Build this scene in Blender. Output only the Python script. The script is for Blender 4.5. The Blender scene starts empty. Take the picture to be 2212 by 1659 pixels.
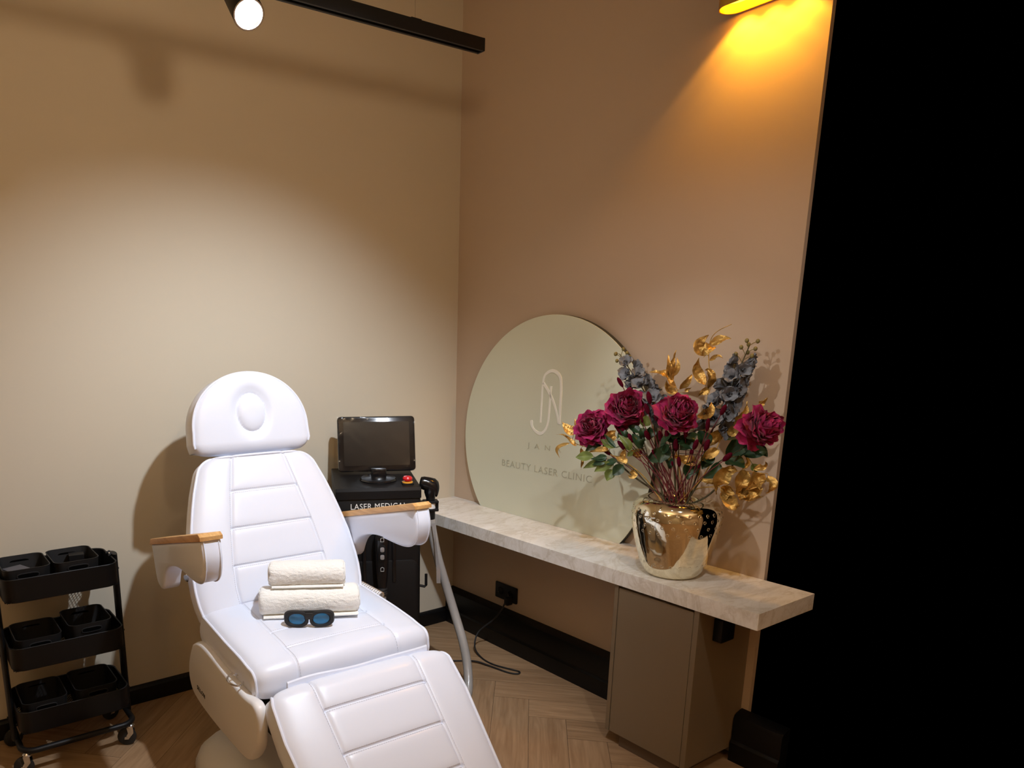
import bpy, math, random
from mathutils import Vector, Matrix, noise
R = math.radians
PI = math.pi
random.seed(7)
scene = bpy.context.scene
col = scene.collection

# ------------------------------------------------------------------ materials
def new_mat(name):
    m = bpy.data.materials.new(name); m.use_nodes = True
    nt = m.node_tree
    return m, nt, nt.nodes['Principled BSDF']

def pmat(name, color, rough=.5, metal=0., bump=0., bscale=200., var=0., vscale=3., coat=0., spec=.5, bdist=.002, detail=3., emis=None, estr=0., trans=0., alpha=1., sheen=0.):
    m, nt, b = new_mat(name)
    b.inputs['Base Color'].default_value = (*color, 1)
    b.inputs['Roughness'].default_value = rough
    b.inputs['Metallic'].default_value = metal
    b.inputs['Coat Weight'].default_value = coat
    b.inputs['Coat Roughness'].default_value = .15
    b.inputs['Specular IOR Level'].default_value = spec
    b.inputs['Transmission Weight'].default_value = trans
    b.inputs['Alpha'].default_value = alpha
    b.inputs['Sheen Weight'].default_value = sheen
    if emis:
        b.inputs['Emission Color'].default_value = (*emis, 1); b.inputs['Emission Strength'].default_value = estr
    tc = nt.nodes.new('ShaderNodeTexCoord')
    if bump:
        n = nt.nodes.new('ShaderNodeTexNoise'); n.inputs['Scale'].default_value = bscale; n.inputs['Detail'].default_value = detail
        nt.links.new(tc.outputs['Object'], n.inputs['Vector'])
        bp = nt.nodes.new('ShaderNodeBump'); bp.inputs['Strength'].default_value = bump; bp.inputs['Distance'].default_value = bdist
        nt.links.new(n.outputs['Fac'], bp.inputs['Height']); nt.links.new(bp.outputs['Normal'], b.inputs['Normal'])
    if var:
        n = nt.nodes.new('ShaderNodeTexNoise'); n.inputs['Scale'].default_value = vscale; n.inputs['Detail'].default_value = 4
        nt.links.new(tc.outputs['Object'], n.inputs['Vector'])
        r = nt.nodes.new('ShaderNodeValToRGB')
        r.color_ramp.elements[0].position = .3; r.color_ramp.elements[1].position = .7
        r.color_ramp.elements[0].color = (*[c*(1-var) for c in color], 1)
        r.color_ramp.elements[1].color = (*[min(1, c*(1+var)) for c in color], 1)
        nt.links.new(n.outputs['Fac'], r.inputs['Fac']); nt.links.new(r.outputs['Color'], b.inputs['Base Color'])
    return m

M = {}
M['wall_b'] = pmat('wall paint beige', (.585, .525, .41), .75, bump=.12, bscale=350, bdist=.001)
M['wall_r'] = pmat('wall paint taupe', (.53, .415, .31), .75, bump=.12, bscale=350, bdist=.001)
M['ceil'] = pmat('ceiling paint', (.62, .55, .45), .9, bump=.05)
M['skirt'] = pmat('black skirting lacquer', (.004, .004, .0045), .4, spec=.3, bump=.05, bscale=60)
M['leather'] = pmat('white faux leather', (.79, .83, .93), .36, bump=.10, bscale=420, bdist=.0006, coat=.12, detail=2)
M['thread'] = pmat('pale grey thread', (.64, .65, .71), .7, bump=.1)
M['plastic_w'] = pmat('white moulded plastic', (.80, .79, .78), .42, bump=.03, bscale=80, coat=.05)
M['black'] = pmat('black satin metal', (.005, .005, .0055), .45, spec=.3, bump=.08, bscale=500, bdist=.0004)
M['blackp'] = pmat('black plastic', (.005, .005, .0055), .5, spec=.3, bump=.08, bscale=400, bdist=.0004)
M['gloss_black'] = pmat('gloss black plastic', (.006, .006, .007), .16, bump=.02)
M['basket'] = pmat('soft black plastic', (.013, .013, .0135), .55, bump=.05, spec=.35)
M['slot'] = pmat('slot shade black', (.001, .001, .001), .9, spec=.05, bump=.02)  # near-black colour for the shade inside the basket handle slots
M['rubber'] = pmat('black rubber', (.012, .012, .012), .6, bump=.05)
M['chrome'] = pmat('chrome', (.75, .75, .76), .14, 1., bump=.02)
M['screen'] = pmat('dark display glass', (.012, .011, .010), .2, spec=.25, bump=.01)
M['red'] = pmat('red plastic', (.62, .012, .018), .28, bump=.02, coat=.3)
M['yellow'] = pmat('yellow plastic', (.75, .36, .04), .4, bump=.02)
M['white_ink'] = pmat('white print', (.80, .80, .78), .6, bump=.02)
M['black_ink'] = pmat('black print', (.012, .012, .014), .5, bump=.02)
M['grey_hose'] = pmat('grey hose', (.33, .33, .325), .28, bump=.35, bscale=60, coat=.4, bdist=.003)
M['strap'] = pmat('silver strap', (.42, .42, .43), .25, .5, bump=.15, bscale=60)
M['laminate'] = pmat('taupe laminate', (.20, .152, .096), .42, bump=.06, bscale=500, bdist=.0004)
M['laminate_d'] = pmat('brown plinth board', (.10, .066, .040), .5, bump=.06, bscale=200)
M['sign'] = pmat('sage sign lacquer', (.68, .70, .56), .45, bump=.04, bscale=300, bdist=.0005)
M['sign_edge'] = pmat('dark sign edge', (.03, .034, .028), .5, bump=.04)
M['letter'] = pmat('polished cream letters', (.93, .92, .83), .2, .0, coat=.4, bump=.005)
M['letter2'] = pmat('bronze raised letters', (.46, .455, .345), .4, bump=.02)
M['peony'] = pmat('crimson silk petals', (.37, .006, .10), .62, bump=.25, bscale=160, bdist=.001, var=.35, vscale=45, sheen=.15)
M['blue_fl'] = pmat('grey blue silk petals', (.19, .205, .235), .7, bump=.2, bscale=160, var=.35, vscale=50)
M['olive'] = pmat('olive buds', (.20, .165, .05), .5, bump=.2, bscale=200)
M['gold_leaf'] = pmat('gold foil leaves', (.60, .375, .105), .42, .65, bump=.7, bscale=110, bdist=.003, var=.25, vscale=30)
M['green_d'] = pmat('dark green leaves', (.018, .050, .018), .42, bump=.3, bscale=90, var=.4, vscale=25)
M['green_l'] = pmat('light green leaves', (.15, .19, .04), .45, bump=.3, bscale=90, var=.35, vscale=30)
M['stem'] = pmat('brown green stem', (.06, .05, .02), .6, bump=.2)
M['stem_r'] = pmat('crimson stem', (.16, .022, .03), .5, bump=.2)
M['bunny'] = pmat('crimson bunny tail', (.085, .002, .013), .9, bump=.8, bscale=500, bdist=.003, spec=.1)
M['towel'] = pmat('cream terry cloth', (.97, .96, .90), .95, bump=.55, bscale=330, bdist=.005, detail=4, sheen=.3)
M['lens'] = pmat('blue laser lens', (.0, .22, .50), .06, coat=.3, trans=.45, bump=.01)
M['card_g'] = pmat('grey card', (.10, .10, .115), .6, bump=.05)
M['card_p'] = pmat('pale pink card', (.45, .33, .27), .6, bump=.05)
M['amber'] = pmat('brass lamp shell', (.85, .52, .12), .22, 1., bump=.03)
M['lamp_lit'] = pmat('lit led disc', (1, 1, 1), .4, emis=(1, .96, .90), estr=30, bump=.01)
M['amber_lit'] = pmat('lit amber diffuser', (1, .6, .1), .4, emis=(1, .47, .02), estr=9, bump=.01)
M['reflector'] = pmat('lamp reflector', (.85, .85, .87), .18, .9, bump=.02)
M['steel_wire'] = pmat('steel wire', (.25, .22, .18), .4, .8, bump=.02)
M['beige_cord'] = pmat('white coiled cord', (.80, .80, .80), .45, bump=.02)

def wood_mat(name, c0, c1, scale=(60, 4, 60), rough=.4, axis_obj=True):
    m, nt, b = new_mat(name)
    tc = nt.nodes.new('ShaderNodeTexCoord'); mp = nt.nodes.new('ShaderNodeMapping')
    mp.inputs['Scale'].default_value = scale
    nt.links.new(tc.outputs['Object' if axis_obj else 'UV'], mp.inputs['Vector'])
    n = nt.nodes.new('ShaderNodeTexNoise'); n.inputs['Scale'].default_value = 1.; n.inputs['Detail'].default_value = 6; n.inputs['Distortion'].default_value = .6
    nt.links.new(mp.outputs[0], n.inputs['Vector'])
    r = nt.nodes.new('ShaderNodeValToRGB'); r.color_ramp.elements[0].position = .3; r.color_ramp.elements[1].position = .72
    r.color_ramp.elements[0].color = (*c0, 1); r.color_ramp.elements[1].color = (*c1, 1)
    nt.links.new(n.outputs['Fac'], r.inputs['Fac']); nt.links.new(r.outputs['Color'], b.inputs['Base Color'])
    bp = nt.nodes.new('ShaderNodeBump'); bp.inputs['Strength'].default_value = .15; bp.inputs['Distance'].default_value = .001
    nt.links.new(n.outputs['Fac'], bp.inputs['Height']); nt.links.new(bp.outputs['Normal'], b.inputs['Normal'])
    b.inputs['Roughness'].default_value = rough
    return m
M['oak'] = wood_mat('honey oak', (.55, .28, .09), (.78, .47, .19), (70, 6, 70))

def floor_mat():
    m, nt, b = new_mat('oak herringbone vinyl')
    uv = nt.nodes.new('ShaderNodeUVMap')
    at = nt.nodes.new('ShaderNodeAttribute'); at.attribute_name = 'plank'
    sep = nt.nodes.new('ShaderNodeSeparateColor'); nt.links.new(at.outputs['Color'], sep.inputs[0])
    off = nt.nodes.new('ShaderNodeVectorMath'); off.operation = 'MULTIPLY_ADD'
    off.inputs[1].default_value = (1, 1, 1)
    comb = nt.nodes.new('ShaderNodeCombineXYZ')
    mul = nt.nodes.new('ShaderNodeMath'); mul.operation = 'MULTIPLY'; mul.inputs[1].default_value = 37.
    nt.links.new(sep.outputs[0], mul.inputs[0]); nt.links.new(mul.outputs[0], comb.inputs[0]); nt.links.new(mul.outputs[0], comb.inputs[2])
    nt.links.new(uv.outputs[0], off.inputs[0]); nt.links.new(comb.outputs[0], off.inputs[2])
    mp = nt.nodes.new('ShaderNodeMapping'); mp.inputs['Scale'].default_value = (3.2, 34, 1)
    nt.links.new(off.outputs[0], mp.inputs['Vector'])
    n = nt.nodes.new('ShaderNodeTexNoise'); n.inputs['Scale'].default_value = 1; n.inputs['Detail'].default_value = 8; n.inputs['Distortion'].default_value = 1.3
    nt.links.new(mp.outputs[0], n.inputs['Vector'])
    mp2 = nt.nodes.new('ShaderNodeMapping'); mp2.inputs['Scale'].default_value = (5, 90, 1)
    nt.links.new(off.outputs[0], mp2.inputs['Vector'])
    n2 = nt.nodes.new('ShaderNodeTexNoise'); n2.inputs['Scale'].default_value = 1; n2.inputs['Detail'].default_value = 5
    nt.links.new(mp2.outputs[0], n2.inputs['Vector'])
    r = nt.nodes.new('ShaderNodeValToRGB'); r.color_ramp.elements[0].position = .28; r.color_ramp.elements[1].position = .72
    r.color_ramp.elements[0].color = (.305, .185, .096, 1); r.color_ramp.elements[1].color = (.435, .285, .16, 1)
    nt.links.new(n.outputs['Fac'], r.inputs['Fac'])
    mx = nt.nodes.new('ShaderNodeMix'); mx.data_type = 'RGBA'; mx.blend_type = 'MULTIPLY'; mx.inputs[0].default_value = .28
    r2 = nt.nodes.new('ShaderNodeValToRGB'); r2.color_ramp.elements[0].position = .35; r2.color_ramp.elements[1].position = .6
    r2.color_ramp.elements[0].color = (.55, .5, .45, 1); r2.color_ramp.elements[1].color = (1, 1, 1, 1)
    nt.links.new(n2.outputs['Fac'], r2.inputs['Fac'])
    nt.links.new(r.outputs[0], mx.inputs[6]); nt.links.new(r2.outputs[0], mx.inputs[7])
    hs = nt.nodes.new('ShaderNodeHueSaturation')
    mr = nt.nodes.new('ShaderNodeMapRange'); mr.inputs['To Min'].default_value = .88; mr.inputs['To Max'].default_value = 1.12
    nt.links.new(sep.outputs[1], mr.inputs['Value']); nt.links.new(mr.outputs[0], hs.inputs['Value'])
    nt.links.new(mx.outputs[2], hs.inputs['Color']); nt.links.new(hs.outputs[0], b.inputs['Base Color'])
    b.inputs['Roughness'].default_value = .42
    bp = nt.nodes.new('ShaderNodeBump'); bp.inputs['Strength'].default_value = .2; bp.inputs['Distance'].default_value = .001
    nt.links.new(n2.outputs['Fac'], bp.inputs['Height']); nt.links.new(bp.outputs['Normal'], b.inputs['Normal'])
    return m
M['floor'] = floor_mat()
M['seam'] = pmat('dark floor seam', (.05, .03, .018), .8, bump=.05)

def marble_mat():
    m, nt, b = new_mat('white marble')
    tc = nt.nodes.new('ShaderNodeTexCoord')
    mp = nt.nodes.new('ShaderNodeMapping'); mp.inputs['Rotation'].default_value = (0, 0, R(35)); mp.inputs['Scale'].default_value = (3.0, 6.5, 4.0)
    nt.links.new(tc.outputs['Object'], mp.inputs['Vector'])
    def vein(scale, p0, p1, dist, c0):
        n = nt.nodes.new('ShaderNodeTexNoise'); n.inputs['Scale'].default_value = scale; n.inputs['Detail'].default_value = 9; n.inputs['Roughness'].default_value = .62; n.inputs['Distortion'].default_value = dist
        nt.links.new(mp.outputs[0], n.inputs['Vector'])
        s = nt.nodes.new('ShaderNodeMath'); s.operation = 'SUBTRACT'; s.inputs[1].default_value = .5
        a = nt.nodes.new('ShaderNodeMath'); a.operation = 'ABSOLUTE'
        nt.links.new(n.outputs['Fac'], s.inputs[0]); nt.links.new(s.outputs[0], a.inputs[0])
        r = nt.nodes.new('ShaderNodeValToRGB'); r.color_ramp.elements[0].position = p0; r.color_ramp.elements[1].position = p1
        r.color_ramp.elements[0].color = (*c0, 1); r.color_ramp.elements[1].color = (1, 1, 1, 1)
        nt.links.new(a.outputs[0], r.inputs['Fac'])
        return r.outputs[0]
    v1 = vein(1.1, 0., .05, 1.4, (.72, .68, .60)); v2 = vein(3.2, 0., .06, .8, (.84, .81, .76))
    cl = nt.nodes.new('ShaderNodeTexNoise'); cl.inputs['Scale'].default_value = 1.6; cl.inputs['Detail'].default_value = 5
    nt.links.new(mp.outputs[0], cl.inputs['Vector'])
    r = nt.nodes.new('ShaderNodeValToRGB'); r.color_ramp.elements[0].position = .33; r.color_ramp.elements[1].position = .66
    r.color_ramp.elements[0].color = (.79, .77, .73, 1); r.color_ramp.elements[1].color = (.87, .86, .83, 1)
    nt.links.new(cl.outputs['Fac'], r.inputs['Fac'])
    m1 = nt.nodes.new('ShaderNodeMix'); m1.data_type = 'RGBA'; m1.blend_type = 'MULTIPLY'; m1.inputs[0].default_value = .55
    m2 = nt.nodes.new('ShaderNodeMix'); m2.data_type = 'RGBA'; m2.blend_type = 'MULTIPLY'; m2.inputs[0].default_value = .45
    nt.links.new(r.outputs[0], m1.inputs[6]); nt.links.new(v1, m1.inputs[7])
    nt.links.new(m1.outputs[2], m2.inputs[6]); nt.links.new(v2, m2.inputs[7])
    nt.links.new(m2.outputs[2], b.inputs['Base Color'])
    b.inputs['Roughness'].default_value = .38
    return m
M['marble'] = marble_mat()

def vase_mat():
    m, nt, b = new_mat('champagne mirror glaze')
    b.inputs['Base Color'].default_value = (.84, .79, .62, 1); b.inputs['Metallic'].default_value = 1; b.inputs['Roughness'].default_value = .07
    tc = nt.nodes.new('ShaderNodeTexCoord')
    n = nt.nodes.new('ShaderNodeTexNoise'); n.inputs['Scale'].default_value = 16; n.inputs['Detail'].default_value = 2
    nt.links.new(tc.outputs['Object'], n.inputs['Vector'])
    bp = nt.nodes.new('ShaderNodeBump'); bp.inputs['Strength'].default_value = .22; bp.inputs['Distance'].default_value = .006
    nt.links.new(n.outputs['Fac'], bp.inputs['Height']); nt.links.new(bp.outputs['Normal'], b.inputs['Normal'])
    return m
M['vase'] = vase_mat()

def film_mat():
    m, nt, b = new_mat('clear protective film')
    out = nt.nodes['Material Output']
    tr = nt.nodes.new('ShaderNodeBsdfTransparent'); gl = nt.nodes.new('ShaderNodeBsdfGlossy'); gl.inputs['Roughness'].default_value = .12
    mx = nt.nodes.new('ShaderNodeMixShader'); mx.inputs[0].default_value = .012
    n = nt.nodes.new('ShaderNodeTexNoise'); n.inputs['Scale'].default_value = 40
    tc = nt.nodes.new('ShaderNodeTexCoord'); nt.links.new(tc.outputs['Object'], n.inputs['Vector'])
    bp = nt.nodes.new('ShaderNodeBump'); bp.inputs['Strength'].default_value = .12; bp.inputs['Distance'].default_value = .004
    nt.links.new(n.outputs['Fac'], bp.inputs['Height']); nt.links.new(bp.outputs['Normal'], gl.inputs['Normal'])
    nt.links.new(tr.outputs[0], mx.inputs[1]); nt.links.new(gl.outputs[0], mx.inputs[2]); nt.links.new(mx.outputs[0], out.inputs[0])
    return m
M['film'] = film_mat()

# ------------------------------------------------------------------ mesh helpers
def V(*a): return Vector(a)
class MB:
    def __init__(s): s.v = []; s.f = []; s.mi = []; s.uv = None
    def add(s, vs, fs, mi=0):
        o = len(s.v); s.v += [tuple(x) for x in vs]
        for f in fs: s.f.append([i+o for i in f]); s.mi.append(mi)
        return s
    def box(s, lo, hi, mat=None, mi=0):
        (a, b, c), (d, e, f) = lo, hi
        vs = [V(a,b,c),V(d,b,c),V(d,e,c),V(a,e,c),V(a,b,f),V(d,b,f),V(d,e,f),V(a,e,f)]
        if mat: vs = [mat @ q for q in vs]
        return s.add(vs, [(0,3,2,1),(4,5,6,7),(0,1,5,4),(1,2,6,5),(2,3,7,6),(3,0,4,7)], mi)
    def rbox(s, lo, hi, r, mat=None, n=3, mi=0, axis=2):
        # box whose corners along one axis are rounded and whose end edges are chamfered
        lo = Vector(lo); hi = Vector(hi)
        ax = [i for i in range(3) if i != axis]
        def ring(shrink, lev):
            pts = []
            x0, x1, y0, y1 = lo[ax[0]]+shrink, hi[ax[0]]-shrink, lo[ax[1]]+shrink, hi[ax[1]]-shrink
            rr = max(r-shrink, 1e-4)
            for cx, cy, a0 in ((x1-rr,y1-rr,0),(x0+rr,y1-rr,90),(x0+rr,y0+rr,180),(x1-rr,y0+rr,270)):
                for k in range(n+1):
                    a = R(a0+90*k/n); p = [0,0,0]; p[ax[0]] = cx+rr*math.cos(a); p[ax[1]] = cy+rr*math.sin(a); p[axis] = lev
                    pts.append(Vector(p))
            return pts
        c = min(r*.4, (hi[axis]-lo[axis])*.25)
        rings = [ring(c, lo[axis]), ring(c*.3, lo[axis]+c*.3), ring(0, lo[axis]+c), ring(0, hi[axis]-c), ring(c*.3, hi[axis]-c*.3), ring(c, hi[axis])]
        return s.loft(rings, True, True, mat, mi)
    def loft(s, rings, cap0=True, cap1=True, mat=None, mi=0, closed=True):
        n = len(rings[0]); vs = [p for r in rings for p in r]
        if mat: vs = [mat @ Vector(p) for p in vs]
        fs = []
        m = n if closed else n-1
        for i in range(len(rings)-1):
            for j in range(m):
                k = (j+1) % n
                fs.append((i*n+j, i*n+k, (i+1)*n+k, (i+1)*n+j))
        if cap0: fs.append(tuple(reversed(range(n))))
        if cap1: fs.append(tuple(range((len(rings)-1)*n, len(rings)*n)))
        return s.add(vs, fs, mi)
    def tube(s, pts, r, n=8, closed=False, caps=True, mi=0, flat=1.):
        pts = [Vector(p) for p in pts]; N = len(pts)
        rad = r if callable(r) else (lambda t: r)
        rings = []; up = None
        for i, p in enumerate(pts):
            if closed: t = pts[(i+1) % N]-pts[i-1]
            else: t = pts[min(i+1, N-1)]-pts[max(i-1, 0)]
            if t.length < 1e-9: t = V(0,0,1)
            t.normalize()
            if up is None:
                up = V(0,0,1) if abs(t.z) < .9 else V(1,0,0)
            u = up - t*up.dot(t)
            if u.length < 1e-6: u = t.orthogonal()
            u.normalize(); w = t.cross(u); up = u
            rr = rad(i/max(1, N-1))
            rings.append([p + (u*math.cos(2*PI*k/n)*flat + w*math.sin(2*PI*k/n))*rr for k in range(n)])
        if closed: rings.append(rings[0])
        return s.loft(rings, caps and not closed, caps and not closed, None, mi)
    def lathe(s, prof, n=32, mat=None, mi=0, cap=True):
        rings = [[V(r*math.cos(2*PI*k/n), r*math.sin(2*PI*k/n), z) for k in range(n)] for r, z in prof]
        return s.loft(rings, cap, cap, mat, mi)
    def ball(s, c, r, nu=10, nv=7, mat=None, mi=0):
        c = Vector(c); r = (r, r, r) if not hasattr(r, '__len__') else r
        rings = []
        for i in range(nv+1):
            th = PI*(.02+.96*i/nv)
            ring = [V(r[0]*math.sin(th)*math.cos(2*PI*k/nu), r[1]*math.sin(th)*math.sin(2*PI*k/nu), -r[2]*math.cos(th)) for k in range(nu)]
            rings.append([c+(mat @ q if mat else q) for q in ring])
        return s.loft(rings, True, True, None, mi)
    def prism(s, poly, lo, hi, f, mi=0, bev=0.):
        # poly 2D list; f(a,b,t) -> Vector; extruded between lo and hi
        n = len(poly)
        def off(d):
            out = []
            for i in range(n):
                a = Vector(poly[i-1]); b = Vector(poly[i]); c = Vector(poly[(i+1) % n])
                e1 = (b-a).normalized(); e2 = (c-b).normalized(); nn = Vector((e1.y+e2.y, -e1.x-e2.x))
                if nn.length > 1e-6: nn.normalize()
                out.append(b-nn*d)
            return out
        area = sum(poly[i-1][0]*poly[i][1]-poly[i][0]*poly[i-1][1] for i in range(n))
        sg = 1 if area > 0 else -1
        if bev:
            sp = (bev if hi > lo else -bev)
            rings = [[f(q[0], q[1], lo) for q in off(sg*bev)], [f(q[0], q[1], lo+.3*sp) for q in off(sg*bev*.3)], [f(q[0], q[1], lo+sp) for q in off(0)],
                     [f(q[0], q[1], hi-sp) for q in off(0)], [f(q[0], q[1], hi-.3*sp) for q in off(sg*bev*.3)], [f(q[0], q[1], hi) for q in off(sg*bev)]]
        else:
            rings = [[f(q[0], q[1], lo) for q in poly], [f(q[0], q[1], hi) for q in poly]]
        return s.loft(rings, True, True, None, mi)
    def build(s, name, mats, parent=None, smooth=True, angle=40, world=False):
        me = bpy.data.meshes.new(name)
        vs = s.v
        if world and parent is not None:
            inv = ROOTM[parent.name].inverted(); vs = [inv @ Vector(q) for q in vs]
        me.from_pydata([tuple(q) for q in vs], [], s.f); me.update()
        if not isinstance(mats, (list, tuple)): mats = [mats]
        for m in mats: me.materials.append(m)
        me.polygons.foreach_set('material_index', s.mi)
        import bmesh
        bm = bmesh.new(); bm.from_mesh(me); bmesh.ops.recalc_face_normals(bm, faces=bm.faces)
        if smooth:
            for f in bm.faces: f.smooth = True
            lim = R(angle)
            for e in bm.edges:
                if len(e.link_faces) == 2:
                    try: e.smooth = e.calc_face_angle() < lim
                    except ValueError: pass
        bm.to_mesh(me); bm.free()
        o = bpy.data.objects.new(name, me); col.objects.link(o)
        if parent is not None: o.parent = parent
        return o

ROOTM = {}
def tag(o, label, cat, group=None):
    o['label'] = label; o['category'] = cat
    if group: o['group'] = group
    return o
def thing(name, label, cat, loc=(0,0,0), rz=0, group=None):
    o = bpy.data.objects.new(name, None); col.objects.link(o)
    o.empty_display_size = .1
    o.location = loc; o.rotation_euler = (0, 0, rz)
    ROOTM[o.name] = Matrix.Translation(loc) @ Matrix.Rotation(rz, 4, 'Z')
    return tag(o, label, cat, group)
def struct(o): o['kind'] = 'structure'; return o
def dup(root, loc, rz=0, label=None):
    r = root.copy(); col.objects.link(r); r.location = loc; r.rotation_euler = (0, 0, rz)
    ROOTM[r.name] = Matrix.Translation(loc) @ Matrix.Rotation(rz, 4, 'Z')
    if label: r['label'] = label
    for ch in [o for o in col.objects if o.parent == root]:
        c = ch.copy(); col.objects.link(c); c.parent = r
        for g in [o for o in col.objects if o.parent == ch]:
            d = g.copy(); col.objects.link(d); d.parent = c
    return r
def text_mb(body, size, extrude, mat4, spacing=1., xscale=1., align='CENTER', mb=None, thin=0.):
    cu = bpy.data.curves.new('text', 'FONT'); cu.body = body; cu.size = size; cu.extrude = extrude; cu.align_x = align; cu.space_character = spacing
    cu.resolution_u = 3; cu.offset = -thin*size
    o = bpy.data.objects.new('text', cu); col.objects.link(o)
    bpy.context.view_layer.update()
    dg = bpy.context.evaluated_depsgraph_get()
    me = bpy.data.meshes.new_from_object(o.evaluated_get(dg))
    mb = mb or MB()
    S = Matrix.Diagonal((xscale, 1, 1, 1))
    mb.add([mat4 @ (S @ v.co) for v in me.vertices], [tuple(p.vertices) for p in me.polygons])
    bpy.data.objects.remove(o); bpy.data.curves.remove(cu); bpy.data.meshes.remove(me)
    return mb
def basis(x, y, z, o):
    m = Matrix.Identity(4)
    for i, a in enumerate((x, y, z)):
        a = Vector(a)
        for k in range(3): m[k][i] = a[k]
    for k in range(3): m[k][3] = o[k]
    return m
def lerp(a, b, t): return a+(b-a)*t
def interp(tab, x):
    if x <= tab[0][0]: return tab[0][1]
    for (x0, y0), (x1, y1) in zip(tab, tab[1:]):
        if x <= x1: return lerp(y0, y1, (x-x0)/(x1-x0))
    return tab[-1][1]
def bez(p, n=24):
    # Catmull-Rom through the points
    p = [Vector(q) for q in p]; out = []
    P = [p[0]*2-p[1]]+p+[p[-1]*2-p[-2]]
    m = len(p)-1
    for i in range(m):
        k = max(2, n//m)
        for j in range(k):
            t = j/k; a, b, c, d = P[i:i+4]
            out.append(.5*((2*b)+(c-a)*t+(2*a-5*b+4*c-d)*t*t+(3*b-a-3*c+d)*t**3))
    out.append(p[-1]); return out

# ------------------------------------------------------------------ the room
XL, YF, ZC = -4.3, -6.0, 3.45
FC = (-.450, -1.073)      # a corner of the plank pattern
YE = -1.77          # the right-hand wall is modelled up to here
def setting():
    struct(MB().box((XL-.1, 0, -.02), (.12, .12, ZC)).build('wall_back', M['wall_b']))
    struct(MB().box((0, YE, 0), (.02, 0, ZC)).box((0, YF, 0), (.02, -2.85, ZC)).build('wall_right', M['wall_r']))
    struct(MB().box((XL-.1, YF, 0), (XL, 0, ZC)).build('wall_left', M['wall_b']))
    struct(MB().box((XL-.1, YF-.1, 0), (.0, YF, ZC)).build('wall_front', M['wall_r']))
    struct(MB().box((XL-.1, YF-.1, ZC), (.12, .12, ZC+.1)).build('ceiling', M['ceil']))
    # herringbone floor: every plank its own face with grain along its length
    W = .155; n = 5; L = n*W
    d1 = V(math.sin(R(45)), math.cos(R(45)), 0); d2 = V(-math.cos(R(45)), math.sin(R(45)), 0)
    o = V(*FC, 0)-d1*L-d2*W
    me_v, me_f, uvs, cols = [], [], [], []
    me_v += [V(XL, YF, -.004), V(0, YF, -.004), V(0, 0, -.004), V(XL, 0, -.004)]; me_f.append((0,1,2,3)); uvs += [(0,0)]*4; cols += [(0,0,0,1)]*4
    g = .0007
    rnd = random.Random(3)
    def clip(poly):
        def cut(ps, fn):
            out = []
            for i in range(len(ps)):
                a, b = ps[i-1], ps[i]; fa, fb = fn(a[0]), fn(b[0])
                if (fa >= 0) != (fb >= 0):
                    t = fa/(fa-fb); out.append((a[0].lerp(b[0], t), a[1].lerp(b[1], t)))
                if fb >= 0: out.append(b)
            return out
        for fn in (lambda q: -q.x, lambda q: q.x-XL, lambda q: -q.y, lambda q: q.y-YF):
            if poly: poly = cut(poly, fn)
        return poly
    def plank(a0, b0, la, lb):
        c = [(a0+g, b0+g), (a0+la-g, b0+g), (a0+la-g, b0+lb-g), (a0+g, b0+lb-g)]
        pts = []
        for a, b in c:
            q = o+d1*a+d2*b
            u = Vector((a-a0, b-b0)) if la > lb else Vector((b-b0, a-a0))
            pts.append((q, u))
        pts = clip(pts)
        if len(pts) < 3: return
        k = len(me_v); cc = (rnd.random(), rnd.random(), 0, 1)
        for q, u in pts: me_v.append(q); uvs.append(tuple(u)); cols.append(cc)
        me_f.append(tuple(range(k, k+len(pts))))
    for r in range(-60, 60):
        for m in range(-8, 9):
            plank((r+2*n*m)*W, r*W, L, W)
    for c in range(-60, 60):
        for m in range(-8, 9):
            plank(c*W, (c-2*n+1+2*n*m)*W, W, L)
    me = bpy.data.meshes.new('floor'); me.from_pydata([tuple(q) for q in me_v], [], me_f); me.update()
    ul = me.uv_layers.new(name='UVMap'); ca = me.color_attributes.new('plank', 'FLOAT_COLOR', 'POINT')
    for li, lp in enumerate(me.loops): ul.data[li].uv = uvs[lp.vertex_index]
    for i, c in enumerate(cols): ca.data[i].color = c
    me.materials.append(M['floor']); me.materials.append(M['seam']); me.polygons[0].material_index = 1
    fl = bpy.data.objects.new('floor', me); col.objects.link(fl); struct(fl)
    # skirtings
    def prof(path, f): return MB().prism(path, *f[0], f[1])
    b = MB(); poly = [(0,0),(.016,0),(.016,.068),(.010,.078),(0,.083)]
    b.prism(poly, XL, -.051, lambda a, z, t: V(t, -a, z))
    struct(b.build('baseboard_back', M['skirt'], smooth=False))
    b = MB(); poly = [(0,0),(.060,0),(.060,.075),(.056,.082),(.051,.086),(.051,.170),(.046,.183),(.036,.190),(.022,.193),(.012,.197),(0,.199)]
    b.prism(poly, 0, -1.382, lambda a, z, t: V(-a, t, z))
    b.prism(poly, -1.745, -1.93, lambda a, z, t: V(-a, t, z))
    struct(b.build('baseboard_right', M['skirt'], angle=25))
setting()

# ------------------------------------------------------------------ treatment chair
CH = thing('treatment_chair', 'white upholstered reclining treatment chair with oak topped armrests', 'chair', (-1.41, -.9, 0), R(-2))

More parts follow.
